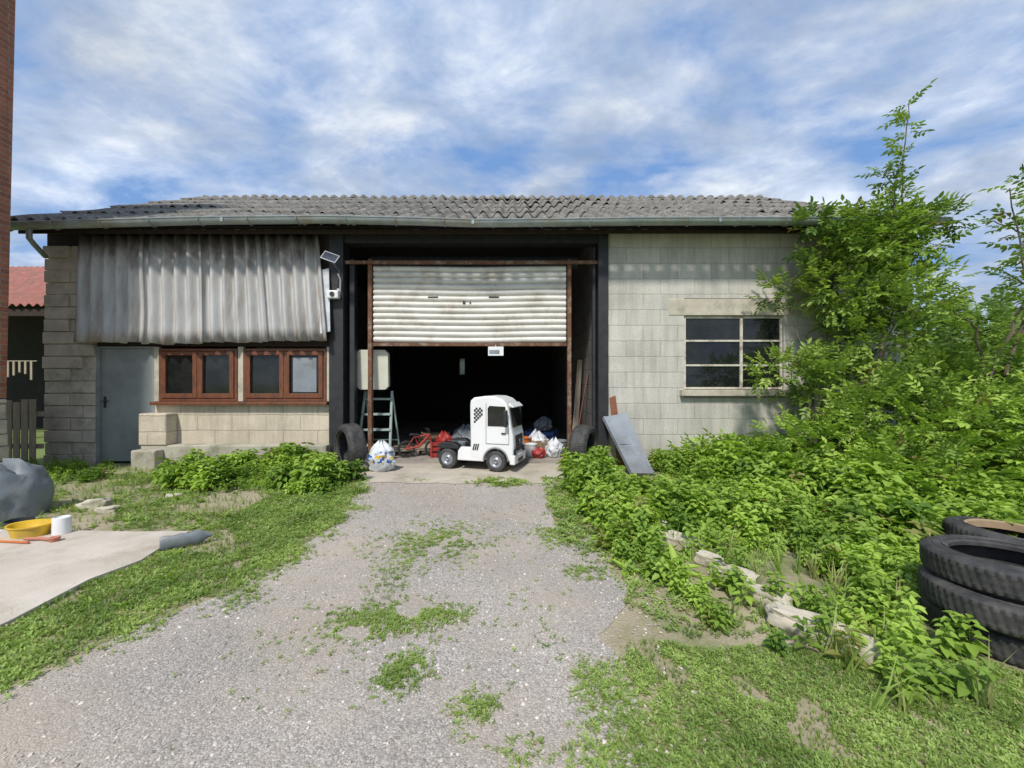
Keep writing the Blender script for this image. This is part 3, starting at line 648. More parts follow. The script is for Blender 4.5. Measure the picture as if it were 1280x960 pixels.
# ---------------------------------------------------------------- items in garage
def bag(loc,r,h,mat,label,name='plastic_bag',cat='bag',seed=0,mats=None):
    m=MB(); n=36; K=16
    vs=[]
    for k in range(K+1):
        t=k/K; rr=r*(math.sin(math.pi*min(.93,.18+t*.75))**.6)*(1 if t<.75 else 1-.55*(t-.75)/.25)
        if k==0: rr=r*.6
        for i in range(n):
            a=2*math.pi*i/n; q=1+.35*noise.noise(Vector((math.cos(a)*2.2+seed,math.sin(a)*2.2,t*3)))+.22*noise.noise(Vector((math.cos(a)*6+seed,math.sin(a)*6,t*8)))
            vs.append((rr*q*math.cos(a),rr*q*.8*math.sin(a),h*t*(1+.25*noise.noise(Vector((math.cos(a)*2,math.sin(a)*2,seed))))))
    fs=[(k*n+i,k*n+(i+1)%n,(k+1)*n+(i+1)%n,(k+1)*n+i) for k in range(K) for i in range(n)]+[tuple(range(n-1,-1,-1))]
    m.add(vs,fs)
    o=obj(name,m,mats or mat,loc=loc,label=label,cat=cat,smooth=True)
    if mats:
        for p in o.data.polygons:
            c=p.center
            if c.y<0 and h*.3<c.z<h*.7:
                v=noise.noise(Vector((c.x*18,c.z*14,seed))); p.material_index=1 if v>.12 else (2 if v<-.25 else 0)
    return o
bag((-2.1,6.4,.012),.21,.46,None,'white printed plastic sack beside the doorway',seed=3,mats=[M['plastic_bag'],M['blue'],M['yellow']])
def bucket(loc,r,h,mat,label,name='bucket',cat='bucket'):
    e=empty(name,loc,label,cat)
    m=MB(); m.lathe([(0,.004),(r*.78,.004),(r*.8,0.01),(r,h),(r*1.06,h),(r*1.06,h-.02),(r*1.0,h-.02),(r*.96,h-.005),(r*.76,.02),(0,.02)],28); obj('body',m,mat,e,world=False,smooth=True)
    m=MB(); m.tube([(r*1.05*math.cos(a),-.2*r*math.sin(a),h-.03-.6*r*math.sin(a)) for a in np.linspace(0,math.pi,12)],.004,6); obj('handle',m,M['silver'],e,world=False)
    return e
def crate(loc,sx,sy,h,mat,label,rot=0,name='crate',cat='crate'):
    m=MB(); t=.012
    m.box(-sx,sx,-sy,sy,0,t)
    nsl=3
    for k in range(nsl):
        z0=.02+k*h/nsl; z1=z0+h/nsl*.68
        m.box(-sx,sx,-sy,-sy+t,z0,z1);m.box(-sx,sx,sy-t,sy,z0,z1);m.box(-sx,-sx+t,-sy+t,sy-t,z0,z1);m.box(sx-t,sx,-sy+t,sy-t,z0,z1)
    for a in(-1,1):
        for bq in(-1,1): m.box(a*sx-.018,a*sx+.018,bq*sy-.018,bq*sy+.018,0,h+.005)
    return obj(name,m,mat,loc=loc,rot=(0,0,rot),label=label,cat=cat)
crate((-1.35,7.7,.014),.2,.15,.3,M['red'],'red slatted plastic crate on the garage floor',.2)
bag((-1.32,7.7,.12),.15,.36,M['red'],'red fabric sack in a crate',name='sack',seed=9)
bag((.52,8.3,.014),.2,.42,M['plastic_bag'],'white plastic sack on the garage floor',seed=5)
bag((.7,8.95,.36),.2,.3,M['tarp'],'grey plastic sack on the pile',seed=15)
bucket((.36,7.7,.014),.12,.24,M['white'],'white plastic bucket on the garage floor')
bucket((.25,8.2,.014),.15,.3,M['orange'],'orange bucket on the garage floor')
bucket((.95,7.9,.014),.14,.28,M['greyp'],'grey bucket on the garage floor')
crate((.66,8.95,.014),.3,.2,.35,M['blue'],'blue slatted crate on the garage floor',-.3)
bag((.8,7.6,.014),.16,.34,M['plastic_bag'],'white plastic sack beside the guide rail',seed=21)
bag((.5,7.5,.014),.12,.2,M['red'],'red sack among the clutter',name='sack',seed=31)
crate((.62,8.0,.014),.16,.13,.24,M['card'],'small brown crate among the clutter',.6)
crate((-.3,9.2,.014),.35,.25,.4,M['greyp'],'grey slatted crate deep in the garage',.5)
crate((-1.7,8.8,.014),.3,.22,.3,M['card'],'brown wooden crate on the garage floor',.1)
bag((-1.0,8.6,.014),.25,.5,M['tarp'],'grey sack on the garage floor',name='sack',seed=41)
m=MB()
for k in range(5): m.box(-.5,.5,-.4+k*.18,-.28+k*.18,.1,.12)
for x in(-.45,0,.45): m.box(x-.04,x+.04,-.4,.44,0,.1)
obj('pallet',m,M['plank'],loc=(-1.9,8.1,.014),rot=(0,0,.15),label='wooden pallet lying on the garage floor',cat='pallet')
bk=empty('toy_bicycle',(-1.75,7.6,.014),'small red and black child bicycle in the garage','bicycle',rot=.3)
def ring(mb,c,R,r,n=28):
    pts=[(c[0]+R*math.cos(2*math.pi*i/n),c[1],c[2]+R*math.sin(2*math.pi*i/n)) for i in range(n+1)]; mb.tube(pts,r,6)
for x in(-.25,.25):
    m=MB(); ring(m,(x,0,.16),.14,.022)
    for i in range(8): a=i*math.pi/4; m.cyl((x,0,.16),(x+.14*math.cos(a),0,.16+.14*math.sin(a)),.003,n=4)
    obj('wheel',m,M['blackp'],bk,world=False)
m=MB(); m.tube([(-.25,0,.16),(-.02,0,.2),(.18,0,.42)],.025,8); m.tube([(-.25,0,.16),(-.1,0,.4),(-.02,0,.2)],.018,8); m.tube([(-.1,0,.38),(.18,0,.42),(.25,0,.16)],.022,8); obj('frame',m,M['red'],bk,world=False)
m=MB(); m.tube([(.12,-.18,.52),(.17,-.1,.52),(.17,.1,.52),(.12,.18,.52)],.012,8); m.cyl((.18,0,.42),(.17,0,.52),.012); obj('handlebar',m,M['blackp'],bk,world=False)
m=MB(); m.extr([(-.2,.42),(-.18,.46),(-.02,.44),(-.02,.42)],-.04,.04); obj('saddle',m,M['blackp'],bk,world=False)
sl=empty('step_ladder',(-2.5,7.5,.014),'sage green folding step ladder just inside the doorway','ladder')
m=MB()
for s_ in(-1,1):
    m.tube([(s_*.30-.02,-.25,0),(s_*.25,0,1.25)],.026,8)
for k in range(4): 
    z=.25+k*.28; y=-.25+.2*z; hw=.29-.04*z; m.box(-hw,hw,y-.05,y+.06,z,z+.035)
obj('front_frame',m,M['sage'],sl,world=False)
m=MB()
for s_ in(-1,1): m.tube([(s_*.3,.38,0),(s_*.24,.04,1.25)],.018,8)
m.cyl((-.28,.3,.3),(.28,.3,.3),.014); obj('rear_frame',m,M['sage'],sl,world=False)
m=MB(); cr=[(-.29,.06),(-.23,0),(.23,0),(.29,.06),(.29,.66),(.23,.72),(-.23,.72),(-.29,.66)]; m.extr(cr,-.05,.05); m.box(-.05,.05,-.06,-.0502,.3,.34); obj('cream_board',m,M['cream'],loc=(-2.53,7.3,1.30),rot=(.05,0,0),label='cream plastic panel propped on the step ladder',cat='board',bevel=.03)
board([(1.2,8.2,.014),(1.32,8.2,.014),(1.46,8.3,1.9),(1.36,8.3,1.9)],.02,'wooden_plank',M['plank'],'grey plank leaning on the indoor wall','plank')
board([(1.15,7.6,.014),(1.2,7.7,.014),(1.46,7.75,1.6),(1.44,7.65,1.6)],.02,'wooden_plank',M['redwood'],'brown plank leaning on the indoor wall','plank')

# ---------------------------------------------------------------- left-hand objects
t=MB(); t.lathe([(0,.005),(.17,.005),(.19,.02),(.235,.13),(.26,.135),(.26,.12),(.24,.12),(.2,.0),(0,0)],36)
t.v=[(x*.66,y*.5,z*.75) for x,y,z in t.v]; obj('washing_up_bowl',t,M['yellow'],loc=(-4.36,3.62,.036),label='yellow plastic bowl on the concrete slab',cat='bowl',smooth=True)
t=MB(); t.lathe([(0,.14),(.04,.14),(.045,.13),(.05,.15),(.062,.145),(.064,.0),(0,.0)],24); obj('white_pot',t,M['white'],loc=(-4.12,3.66,.036),label='small white plastic pot beside the yellow bowl',cat='pot',smooth=True)
m=MB(); m.tube([(-.18,0,.02),(-.05,.01,.022),(.05,-.01,.02)],.013,8); m.lathe([(0,0),(.03,.0),(.04,.035),(.03,.04),(0,.03)],16,mat=Matrix.Translation((.08,.0,0))); obj('toy_spade',m,M['pink'],loc=(-4.05,3.47,.036),label='pinkish toy spade lying on the slab',cat='toy',smooth=True)
m=MB(); m.tube([(-.3,0,.012),(0,.02,.012),(.28,-.01,.012)],.009,8); obj('stick',m,M['orange'],loc=(-4.4,3.42,.036),label='thin orange stick lying on the slab',cat='stick')
m=MB(); n=40;K=14; vs=[]
for k in range(K+1):
    t_=k/K; ph=t_*math.pi/2
    for i in range(n):
        a=2*math.pi*i/n; q=1+.2*noise.noise(Vector((math.cos(a)*1.6,math.sin(a)*1.6,t_*2)))+.08*noise.noise(Vector((math.cos(a)*6,math.sin(a)*6,t_*7)))
        vs.append((.36*math.cos(ph)**.5*q*math.cos(a),.34*math.cos(ph)**.5*q*math.sin(a),.56*math.sin(ph)**.9*q))
m.add(vs,[(k*n+i,k*n+(i+1)%n,(k+1)*n+(i+1)%n,(k+1)*n+i) for k in range(K) for i in range(n)])
obj('covered_heap',m,M['tarp'],loc=(-5.35,4.2,-.02),label='rounded heap under a grey cover beside the slab',cat='covered heap',smooth=True)
m=MB(); m.lathe([(0,0),(.07,0),(.09,.1),(.1,.1),(.1,.08),(.08,-.0),(0,0)],24); obj('plant_pot',m,M['blackp'],loc=(-4.72,3.83,.0),label='black plastic pot next to the covered heap',cat='pot',smooth=True)
def rock(loc,sx,sy,sz,label,rot=0,mat=None,name='stone',group=None,seed=0):
    m=MB(); n=20;K=12; vs=[]
    for k in range(K+1):
        ph=-math.pi/2+math.pi*k/K
        for i in range(n):
            a=2*math.pi*i/n
            cx,cy,cz=math.cos(ph)*math.cos(a),math.cos(ph)*math.sin(a),math.sin(ph)
            f=lambda u: math.copysign(abs(u)**.55,u)
            q=1+.35*noise.noise(Vector((cx*1.8+seed,cy*1.8,cz*1.8)))+.12*noise.noise(Vector((cx*5+seed,cy*5,cz*5)))
            vs.append((f(cx)*sx*q,f(cy)*sy*q,f(cz)*sz*q))
    m.add(vs,[(k*n+i,k*n+(i+1)%n,(k+1)*n+(i+1)%n,(k+1)*n+i) for k in range(K) for i in range(n)])
    return obj(name,m,mat or M['stone'],loc=loc,rot=(random.uniform(-.08,.08),random.uniform(-.08,.08),rot),label=label,cat='stone',smooth=True,group=group)
gg='pale rubble stones edging the driveway'
for (x,y,a,b_,c_,r) in((1.36,3.75,.13,.07,.06,-.8),(1.43,3.40,.17,.08,.06,-.7),(1.52,3.08,.10,.06,.05,-.9),(1.56,2.82,.16,.07,.06,-1.0),(1.6,2.5,.12,.07,.06,-.9),(1.66,2.18,.25,.075,.065,-.85),(1.9,1.92,.12,.06,.05,-.7)):
    rock((x,y,c_*.8),a,b_,c_,'pale broken concrete edging stone in the weeds',r,group=gg,seed=x*9)
for (x,y,s_) in((-4.7,4.5,.09),(-4.4,4.35,.06),(-4.15,4.9,.05)):
    rock((x,y,s_*.4),s_*1.5,s_,s_*.7,'pale rubble stone lying on bare soil',.4,name='stone',group='rubble stones on bare soil',seed=y*5)
m=MB(); m.lathe([(0,-.16),(.04,-.16),(.05,-.14),(.042,-.08),(.052,-.02),(.04,.03),(.05,.08),(.035,.13),(.016,.16),(.016,.19),(0,.19)],20)
m.v=[(x*1.3*(1+.2*noise.noise(Vector((x*9,y*9,z*9)))),y*.7,z) for x,y,z in m.v]
obj('plastic_bottle',m,M['tarp'],loc=(-2.8,3.42,.07),rot=(0,math.pi/2,.7),label='crushed plastic bottle lying on the slab edge',cat='bottle',smooth=True)
fe=empty('picket_fence',(-8.5,6.8,0),'weathered wooden picket fence panel beside the shed','fence')
for k in range(7):
    x=-9.0+k*.135; h=1.12+random.uniform(-.03,.03); obj('picket',B(x,x+.1,6.78,6.80,.02,h),M['plank'],fe)
obj('rail',B(-9.1,-8.0,6.802,6.84,.3,.38),M['plank'],fe); obj('rail',B(-9.1,-8.0,6.802,6.84,.85,.93),M['plank'],fe)
nb=empty('brick_building',(-8,5.2,0),'tall red brick house corner with stone base','house')
m=MB(); m.add([(-9.5,4.95,1.2),(-7.08,4.95,1.2),(-7.08,5.6,1.2),(-9.5,5.6,1.2),(-9.5,4.95,9),(-6.9,4.95,9),(-6.9,5.6,9),(-9.5,5.6,9)],[(0,3,2,1),(4,5,6,7),(0,1,5,4),(1,2,6,5),(2,3,7,6),(3,0,4,7)]); obj('wall',m,M['brick'],nb)
m=MB(); z=-.05
while z<1.15:
    h=random.uniform(.16,.24); h=min(h,1.198-z); m.box(-9.3,-7.05+random.uniform(-.03,.02),4.9+random.uniform(-.03,.02),5.6,z,z+h-.01); z+=h
obj('stone_base',m,M['pillar'],nb,bevel=.015)
ns=empty('open_barn',(-12.5,10.5,0),'open lean-to barn with red tiled roof','barn')
m=MB(); vs=[]; xs=np.linspace(-18,-10.0,330); ysr=np.linspace(0,1,14)
for t_ in ysr:
    for x in xs: vs.append((x,9.6+3.4*t_,3.3+1.9*t_+.035*math.cos(2*math.pi*x/.2)+.02*((t_*13)%1)))
nx=len(xs); m.add(vs,[(j*nx+i,j*nx+i+1,(j+1)*nx+i+1,(j+1)*nx+i) for j in range(13) for i in range(nx-1)]); obj('roof',m,M['tile'],ns,smooth=True)
m=MB(); m.box(-18,-10.05,12.8,13,0,4.6); m.box(-10.2,-10.05,9.8,12.8,0,3.2); obj('wall',m,M['indoor'],ns)
for x in(-17,-14.5,-12.6,-10.3): obj('post',B(x-.08,x+.08,9.75,9.9,0,3.2),M['darkwood'],ns)
obj('beam',B(-18,-10.06,9.69,9.749,3.05,3.22),M['darkwood'],ns)
m=MB(); m.cyl((-13.2,9.6,1.95),(-11.4,9.6,1.95),.012)
for k in range(12): x=-13.1+k*.14; m.box(x,x+.05,9.59,9.61,1.6+random.uniform(-.1,.1),1.95)
obj('hanging_rack',m,M['plank'],label='row of pale strips hanging in the open barn',cat='rack')

# ---------------------------------------------------------------- pebbles
oc=np.array([[1,0,0],[0,1,0],[-1,0,0],[0,-1,0],[0,0,.6],[0,0,-.6],[.7,.7,.3],[-.7,.7,.3],[-.7,-.7,.3],[.7,-.7,.3]],float)
pf=np.array([(0,6,4,9),(6,1,7,4),(4,7,2,8),(9,4,8,3)])
P=Leaves(); n=9000; y=.9+rng.random(n)**1.3*4.8; lx=np.array([interp(LE,a) for a in y]); rx=np.array([interp(RE,a) for a in y]); x=lx-.1+rng.random(n)*(rx-lx+.5)
pos=np.stack([x,y,np.full(n,.004)],1); 
tt=rng.random(n); P.add((oc,pf),pos,yawtilt(n,.25),rng.uniform(.0025,.007,n)*rng.choice([1,1,1,1.5],n),np.stack([tt,tt,tt*0],1))
m,nt,b=newmat('pebble'); a=N(nt,'ShaderNodeAttribute',attribute_name='tint'); s=N(nt,'ShaderNodeSeparateColor'); nt.links.new(a.outputs['Color'],s.inputs[0])
r=ramp(nt,s.outputs[0],[(0,(.28,.25,.215)),(.5,(.46,.415,.36)),(1,(.68,.62,.55))]); nt.links.new(r.outputs[0],b.inputs['Base Color']); b.inputs['Roughness'].default_value=.85
P.make('pebbles',m,kind='stuff',label='loose gravel scattered over the driveway',category='gravel')

# ---------------------------------------------------------------- weeds
REW=[(1.2,1.9),(1.7,1.78),(1.9,1.42),(2.2,1.2),(2.5,1.12),(2.7,.85),(3.3,.78),(4,.8),(6.6,.85)]
def region(n,x0,x1,y0,y1,f):
    out=[]
    while len(out)<n:
        x=random.uniform(x0,x1); y=random.uniform(y0,y1)
        if f(x,y) and not ((x-2.72)**2+(y-2.2)**2<.38**2) and not((x-3.75)**2+(y-3.0)**2<.38**2): out.append((x,y,0))
    return np.array(out)
L=Leaves()
def okr(x,y):
    if y>6.95: return False
    e=interp(REW,y)+.2*noise.noise(Vector((y*2.3,1,1)))
    if x<e: return False
    if y<3.9 and abs(x-(1.38+.03*y))<.2 and random.random()<.88: return False
    if 1.4<x<2.4 and y>4.8: return False
    if x>2.05 and y<2.0: return False
    return noise.noise(Vector((x*1.3,y*1.3,7)))>-.42
A=region(3900,.7,7.5,1.75,6.95,okr)
h=(.16+.17*np.clip((A[:,1]-2)/3,0,1)+.04*(A[:,0]>3))*(1+.6*nz2(A,1.4))*rng.uniform(.6,1.25,len(A))
T=tints(A,.6,.6,2.2,.02); addmix(L,NE,A,yawtilt(len(A),.2),h,T)
A=region(160,1.4,2.4,4.7,6.6,lambda x,y:(x<1.6 or x>2.3 or y<5.6)); addmix(L,NE,A,yawtilt(len(A),.2),rng.uniform(.1,.18,len(A)),tints(A,.55,.5,2))
A=region(90,.8,3.5,2.2,5.0,okr); addmix(L,DK,A,yawtilt(len(A),.15),rng.uniform(.12,.22,len(A)),tints(A,.75,.3,2,.0))
L.make('weeds',M['leaf'],kind='stuff',label='dense bright green nettles and weeds along the shed wall',category='weeds')
L=Leaves()
def okl(x,y):
    e=((x+3.6)/1.45)**2+((y-5.85)/.7)**2
    return e<1+.5*noise.noise(Vector((x*2,y*2,3))) and y<6.74 and not (x>-2.8 and y>5.8)
A=region(700,-5.6,-2.2,4.9,6.72,okl); h=.24*(1+1.0*nz2(A,1.3))*rng.uniform(.6,1.3,len(A))
addmix(L,NE,A,yawtilt(len(A),.2),h,tints(A,.5,.5,2.2))
A=region(130,-8.2,-6.0,5.6,6.7,lambda x,y:noise.noise(Vector((x*1.5,y*1.5,3)))>-.0); addmix(L,NE,A,yawtilt(len(A),.2),rng.uniform(.1,.2,len(A)),tints(A,.35,.5,2))
A=region(80,-2.85,-2.3,5.0,5.8,lambda x,y:True); addmix(L,NE,A,yawtilt(len(A),.2),rng.uniform(.12,.22,len(A)),tints(A,.5,.5,2))
A=region(25,-5,-2.2,2.2,5.2,lambda x,y:x<interp(LE,y)-.1 and (y>3.8 or x>-2.8)); addmix(L,DK,A,yawtilt(len(A),.15),rng.uniform(.06,.12,len(A)),tints(A,.6,.3,2,.0))
L.make('weeds',M['leaf'],kind='stuff',label='clump of nettles and weeds below the wooden windows',category='weeds')
L=Leaves()
def mats_(f,n,x0,x1,y0,y1,s0=.02,s1=.04,base=.5,nzt=-.3,fr=1.6,tp=MW):
    A=region(n,x0,x1,y0,y1,lambda x,y:f(x,y) and noise.noise(Vector((x*fr,y*fr,2)))+.5*noise.noise(Vector((x*6,y*6,2)))>nzt)
    A[:,2]=.004; addmix(L,tp,A,yawtilt(len(A),.2),rng.uniform(s0,s1,len(A)),tints(A,base,.55,3,.06)); return A
lf=lambda x,y: x<interp(LE,y)+.28*noise.noise(Vector((y*3,x*3,5)))+.0+random.gauss(0,.10)
mats_(lambda x,y:lf(x,y) and x>-2.98,11500,-3,-1.5,.9,5.4,.013,.028,.52,-.35)
mats_(lambda x,y:lf(x,y) ,3000,-6.5,-1.9,3.78,6.2,.025,.045,.45,-.0)
rf_=lambda x,y: x>interp(RE,y)+.45*noise.noise(Vector((y*2.5,x*2.5,5)))-abs(random.gauss(0,.12))
lowr=lambda x,y:rf_(x,y) and y<2.1+.45*noise.noise(Vector((x*2,1,5)))
mats_(lowr,17000,.2,3.8,.9,2.5,.010,.022,.58,-.35)
mats_(lambda x,y:rf_(x,y),2600,.4,2.2,2.2,5.8,.02,.035,.5,-.05)
mats_(lambda x,y:True,500,.45,.9,3.4,5.9,.03,.05,.5,-.3)
def patch(cx,cy,rx,ry,n,s0=.009,s1=.020):
    n=int(n*.75); P=rng.normal(0,.5,(n,2))*np.array([rx,ry])+np.array([cx,cy]); A=np.stack([P[:,0],P[:,1],np.full(n,.005)],1)
    k=np.array([noise.noise(Vector((a[0]*4,a[1]*4,9)))+.4*noise.noise(Vector((a[0]*14,a[1]*14,9)))>-.2 for a in A]); A=A[k]
    addmix(L,MW,A,yawtilt(len(A),.15),rng.uniform(s0,s1,len(A)),tints(A,.6,.4,4,.06))
    A2=A[:len(A)//3]; addmix(L,GF,A2,yawtilt(len(A2),.25),rng.uniform(s0*1.2,s1*1.6,len(A2)),tints(A2,.6,.4,4,.15))
for q in((-.68,3.55,.55,.45,1800),(-.85,3.0,.2,.5,300),(-.75,2.35,.38,.2,1200),(-.45,2.42,.3,.1,300),(-.53,1.95,.13,.16,420),(-.15,1.72,.12,.1,150),(-.15,5.62,.32,.2,500,.025,.05),(-1.3,5.8,.15,.1,60),(.55,2.95,.16,.13,300),(.4,3.7,.25,.3,600),(-1.75,2.6,.12,.2,150),(-1.1,2.0,.5,.3,70),(.1,2.4,.4,.5,80),(.05,1.5,.3,.1,80),(.62,4.6,.2,.9,900,.02,.04)): patch(*q)
L.make('ground_cover',M['grass'],kind='stuff',label='low creeping green weeds on gravel and soil',category='ground cover')
L=Leaves()
A=region(7500,-3.0,-1.6,1.0,5.6,lf); addmix(L,GF,A,yawtilt(len(A),.2),rng.uniform(.02,.055,len(A)),tints(A,.52,.4,2,.15))
A=region(13000,.2,3.9,.9,2.5,lowr); addmix(L,GF,A,yawtilt(len(A),.25),rng.uniform(.015,.04,len(A)),tints(A,.6,.5,2,.15))
A=region(140,1.3,3.6,1.6,3.4,rf_); addmix(L,GR,A,yawtilt(len(A),.25),rng.uniform(.12,.3,len(A)),tints(A,.6,.4,2,.4))
A=region(7000,4,14,-1,16,lambda x,y:x>7.2 or y<5.5); addmix(L,GR,A,yawtilt(len(A),.2),rng.uniform(.12,.35,len(A)),tints(A,.5,.4,1,.2))
A=region(2000,-8,-2.2,3.8,6.6,lf); addmix(L,GR,A,yawtilt(len(A),.2),rng.uniform(.05,.13,len(A)),tints(A,.45,.4,1,.15))
A=region(160,-1.7,.5,1.0,5.5,lambda x,y:True); addmix(L,GR,A,yawtilt(len(A),.3),rng.uniform(.02,.05,len(A)),tints(A,.5,.4,1,.2))
L.make('grass',M['grass'],kind='stuff',label='rough grass tufts among the weeds',category='grass')

# ---------------------------------------------------------------- shrubs / trees on the right
def stems(mb,base,ends,r0=.03):
    for e in ends:
        b0=Vector(base)+Vector((random.uniform(-.15,.15),random.uniform(-.1,.1),0)); e=Vector(e); pts=[];rs=[]
        for k in range(8):
            t_=k/7; p_=b0.lerp(e,t_); p_+=Vector((.12*noise.noise(Vector((t_*3,e.x,1))),.12*noise.noise(Vector((t_*3,e.x,5))),.25*math.sin(t_*math.pi)*.3)); pts.append(p_); rs.append(r0*(1-t_*.85))
        mb.tube(pts,rs,7)
vine=empty('climbing_shrub',(5.4,6.6,0),'leafy green climbing shrub covering the shed corner and gutter','shrub')
L=Leaves()
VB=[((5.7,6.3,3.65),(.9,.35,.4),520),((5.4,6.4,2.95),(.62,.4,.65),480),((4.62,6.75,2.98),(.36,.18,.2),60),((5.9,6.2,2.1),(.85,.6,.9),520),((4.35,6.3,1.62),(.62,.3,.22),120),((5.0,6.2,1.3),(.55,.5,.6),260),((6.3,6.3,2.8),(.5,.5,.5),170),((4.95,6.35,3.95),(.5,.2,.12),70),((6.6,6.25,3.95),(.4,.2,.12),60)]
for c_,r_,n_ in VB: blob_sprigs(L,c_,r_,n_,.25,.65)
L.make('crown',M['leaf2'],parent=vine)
m=MB(); stems(m,(5.3,6.7,0),[c_ for c_,_,_ in VB],.03); obj('stem',m,M['bark'],vine)
el=empty('elder_tree',(6.3,5.7,0),'young elder tree with tall thin shoots above the roof','tree')
L=Leaves()
EB=[((6.4,5.6,1.3),(.9,.8,.8),560),((7.1,5.7,1.8),(.65,.6,.5),80),((5.3,5.5,.9),(.9,.6,.6),430),((7.6,5.4,1.0),(.9,.8,.75),230)]
for c_,r_,n_ in EB: blob_sprigs(L,c_,r_,n_,.25,.68)
shoots=[[(6.1,6.2,1.5),(6.0,6.1,3.5),(5.85,6.0,4.6),(5.95,6.0,5.6)],[(6.1,6.2,3.4),(5.8,6.1,4.1),(5.75,6.0,4.35),(5.55,6.0,4.6)],
 [(6.2,5.2,1.5),(6.6,5.1,2.6),(6.6,5.0,3.3),(6.25,4.9,4.1)],[(6.4,5.2,1.5),(6.7,5.1,2.6),(6.3,4.9,3.2),(5.9,4.9,3.4)],[(6.6,5.2,2.0),(6.5,5.0,2.6),(5.9,4.8,2.75)],[(6.2,5.2,1.2),(5.8,5.0,2.1),(5.3,4.8,2.3)],[(6.4,4.9,1.2),(6.1,4.7,2.4),(5.85,4.7,3.7)]]
m=MB(); stems(m,(6.3,5.8,0),[c_ for c_,_,_ in EB],.04)
for si_,sh_ in enumerate(shoots):
    pts=[Vector(p_) for p_ in sh_]; fine=[]
    for a_,b_ in zip(pts[:-1],pts[1:]):
        for k in range(6): fine.append(a_.lerp(b_,k/6)+Vector((random.uniform(-.02,.02),random.uniform(-.02,.02),0)))
    fine.append(pts[-1]); m.tube(fine,[.022*(1-.8*k/len(fine)) for k in range(len(fine))],6)
    PP=[];DD=[]
    for k,p_ in enumerate(fine):
        if k<len(fine)*.25: continue
        for _ in range(5 if si_==0 else 3):
            a_=random.uniform(0,6.28); PP.append(p_+Vector((random.uniform(-.05,.05),random.uniform(-.05,.05),random.uniform(-.05,.05)))); DD.append((math.cos(a_),math.sin(a_),random.uniform(-.1,.9)))
    PP=np.array([tuple(p_) for p_ in PP]); addmix(L,SP,PP,dirR(np.array(DD)),rng.uniform(.13,.27,len(PP)),tints(PP,.55,.5,2))
obj('trunk',m,M['bark'],el)
L.make('crown',M['leaf2'],parent=el)
bb=empty('bramble_bush',(5.6,4.6,0),'low leafy bramble bush in front of the elder tree','bush')
L=Leaves()
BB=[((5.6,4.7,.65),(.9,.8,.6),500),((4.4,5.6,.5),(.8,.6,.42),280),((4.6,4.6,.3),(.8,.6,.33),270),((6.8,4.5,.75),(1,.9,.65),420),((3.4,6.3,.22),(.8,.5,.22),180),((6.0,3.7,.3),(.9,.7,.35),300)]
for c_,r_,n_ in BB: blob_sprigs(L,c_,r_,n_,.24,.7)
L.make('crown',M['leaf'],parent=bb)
m=MB(); stems(m,(5.4,4.9,0),[c_ for c_,_,_ in BB],.015); obj('stem',m,M['stem'],bb)
for i,(x,y,hh_,rr) in enumerate(((12.5,9,2.8,1.7),(15.5,12,3.6,2.3),(19.5,13,4.2,2.6),(15,17,4.4,2.6),(22,20,5.4,3.2),(11.5,14,3.2,2.0))):
    e=empty('tree',(x,y,0),'rounded green tree in the field behind the shed','tree',group='trees behind the shed')
    L=Leaves()
    for k in range(7):
        a_=random.uniform(0,6.28); q=random.uniform(.2,.6)*rr; blob_sprigs(L,(x+q*math.cos(a_),y+q*math.sin(a_),hh_*random.uniform(.35,.8)),(rr*.55,rr*.55,hh_*.28),150,.55,.55)
    L.make('crown',M['leaf3'],parent=e)
    m=MB(); m.tube([(x,y,-.1),(x+.05,y,hh_*.3),(x,y+.1,hh_*.7)],[.18,.13,.05],8)
    for k in range(4): a_=k*1.6; m.tube([(x+.03,y,hh_*.3),(x+.5*rr*math.cos(a_),y+.5*rr*math.sin(a_),hh_*.65)],[.08,.03],6)
    obj('trunk',m,M['bark'],e)
L=Leaves(); 
for k in range(60):
    a_=k/60; blob_sprigs(L,(-60+170*a_,55+10*math.sin(k),1.8+random.uniform(-.4,1.2)),(3,2.5,2.4),50,1.8,.45)
L.make('hedgerow',M['leaf3'],kind='stuff',label='far hedgerow of trees beyond the field',category='hedge')

# ---------------------------------------------------------------- camera, light, sky
cam=bpy.data.cameras.new('camera'); co=bpy.data.objects.new('camera',cam); COL.objects.link(co)
co.location=(0,0,1.4); co.rotation_euler=(math.pi/2,0,0); cam.sensor_width=36; cam.lens=14.06; cam.clip_end=1000; cam.clip_start=.05
scene.camera=co
el_,az=math.radians(50),math.radians(197)
sun=bpy.data.lights.new('sun','SUN'); sun.energy=3.8; sun.angle=math.radians(6); sun.color=(1,.955,.885)
so_=bpy.data.objects.new('sun',sun); COL.objects.link(so_)
d=Vector((math.sin(az)*math.cos(el_),math.cos(az)*math.cos(el_),math.sin(el_)))
so_.rotation_euler=d.to_track_quat('Z','Y').to_euler(); so_.location=(0,0,20)
wd=bpy.data.worlds.new('World'); scene.world=wd; wd.use_nodes=True; nt=wd.node_tree; bg=nt.nodes['Background']
sky=N(nt,'ShaderNodeTexSky',sky_type='NISHITA'); sky.sun_disc=False; sky.sun_elevation=el_; sky.sun_rotation=az
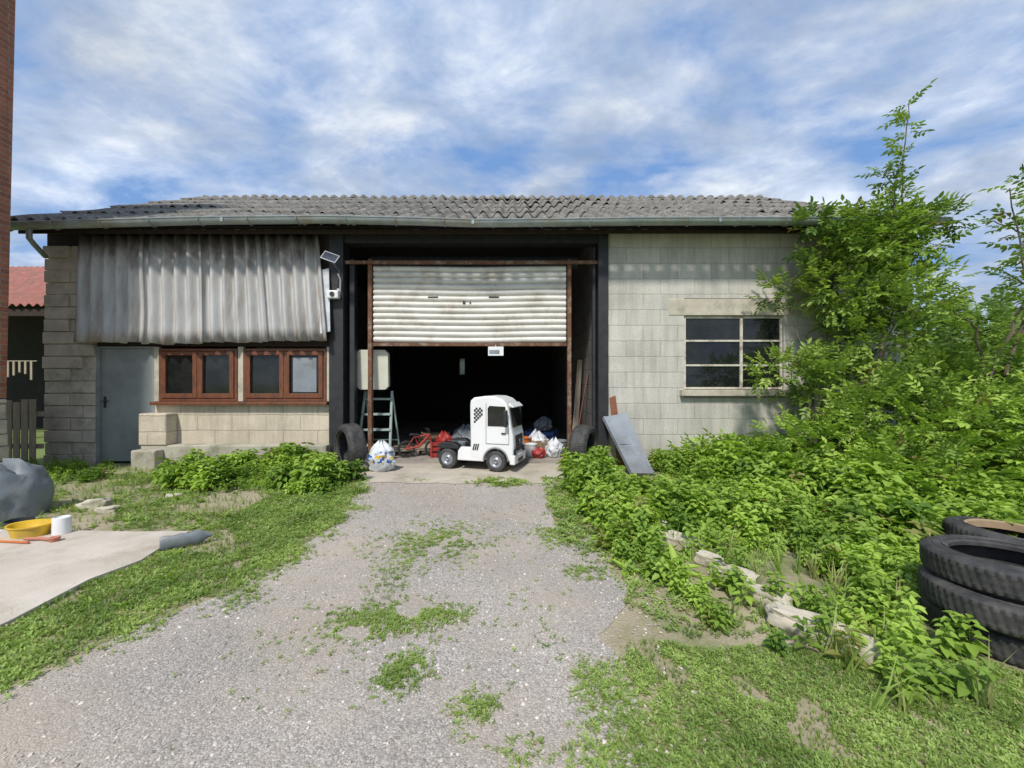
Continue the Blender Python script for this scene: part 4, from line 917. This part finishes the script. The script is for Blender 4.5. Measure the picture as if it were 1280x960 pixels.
tc=N(nt,'ShaderNodeTexCoord'); sx=N(nt,'ShaderNodeSeparateXYZ'); nt.links.new(tc.outputs['Generated'],sx.inputs[0])
zz=N(nt,'ShaderNodeMath',operation='MAXIMUM'); nt.links.new(sx.outputs[2],zz.inputs[0]); zz.inputs[1].default_value=0
za=N(nt,'ShaderNodeMath',operation='ADD'); nt.links.new(zz.outputs[0],za.inputs[0]); za.inputs[1].default_value=.22
dv=N(nt,'ShaderNodeVectorMath',operation='DIVIDE'); nt.links.new(tc.outputs['Generated'],dv.inputs[0])
cbz=N(nt,'ShaderNodeCombineXYZ'); 
for i in range(3): nt.links.new(za.outputs[0],cbz.inputs[i])
nt.links.new(cbz.outputs[0],dv.inputs[1])
mp=N(nt,'ShaderNodeMapping'); nt.links.new(dv.outputs[0],mp.inputs[0]); mp.inputs['Rotation'].default_value=(0,0,.35); mp.inputs['Scale'].default_value=(1.0,1.35,0); mp.inputs['Location'].default_value=(5.3,2.9,0)
def wn(scale,detail,rough,dist=0):
    n=N(nt,'ShaderNodeTexNoise'); n.inputs['Scale'].default_value=scale; n.inputs['Detail'].default_value=detail; n.inputs['Roughness'].default_value=rough; n.inputs['Distortion'].default_value=dist
    nt.links.new(mp.outputs[0],n.inputs['Vector']); return n
n1=wn(2.1,12,.58,.3); n2=wn(3.3,10,.6,.3); n3=wn(1.0,4,.5,.2)
cov=ramp(nt,n1.outputs['Fac'],[(.36,0),(.47,.5),(.58,.92),(.66,1)])
shade=ramp(nt,n2.outputs['Fac'],[(.3,(3.0,3.8,5.1)),(.48,(4.5,5.2,6.4)),(.6,(6.3,6.8,7.5)),(.72,(8.0,8.2,8.5))])
sh3=ramp(nt,n3.outputs['Fac'],[(.35,.78),(.65,1.12)])
cl=mix(nt,shade.outputs[0],sh3.outputs[0],1.0,'MULTIPLY')
skb=mix(nt,sky.outputs[0],(1.5,2.9,5.8),.75)
col=mix(nt,skb,cl,cov.outputs[0])
nt.links.new(col,bg.inputs[0]); bg.inputs[1].default_value=.135
scene.view_settings.view_transform='Standard'; scene.view_settings.look='None'; scene.view_settings.exposure=0
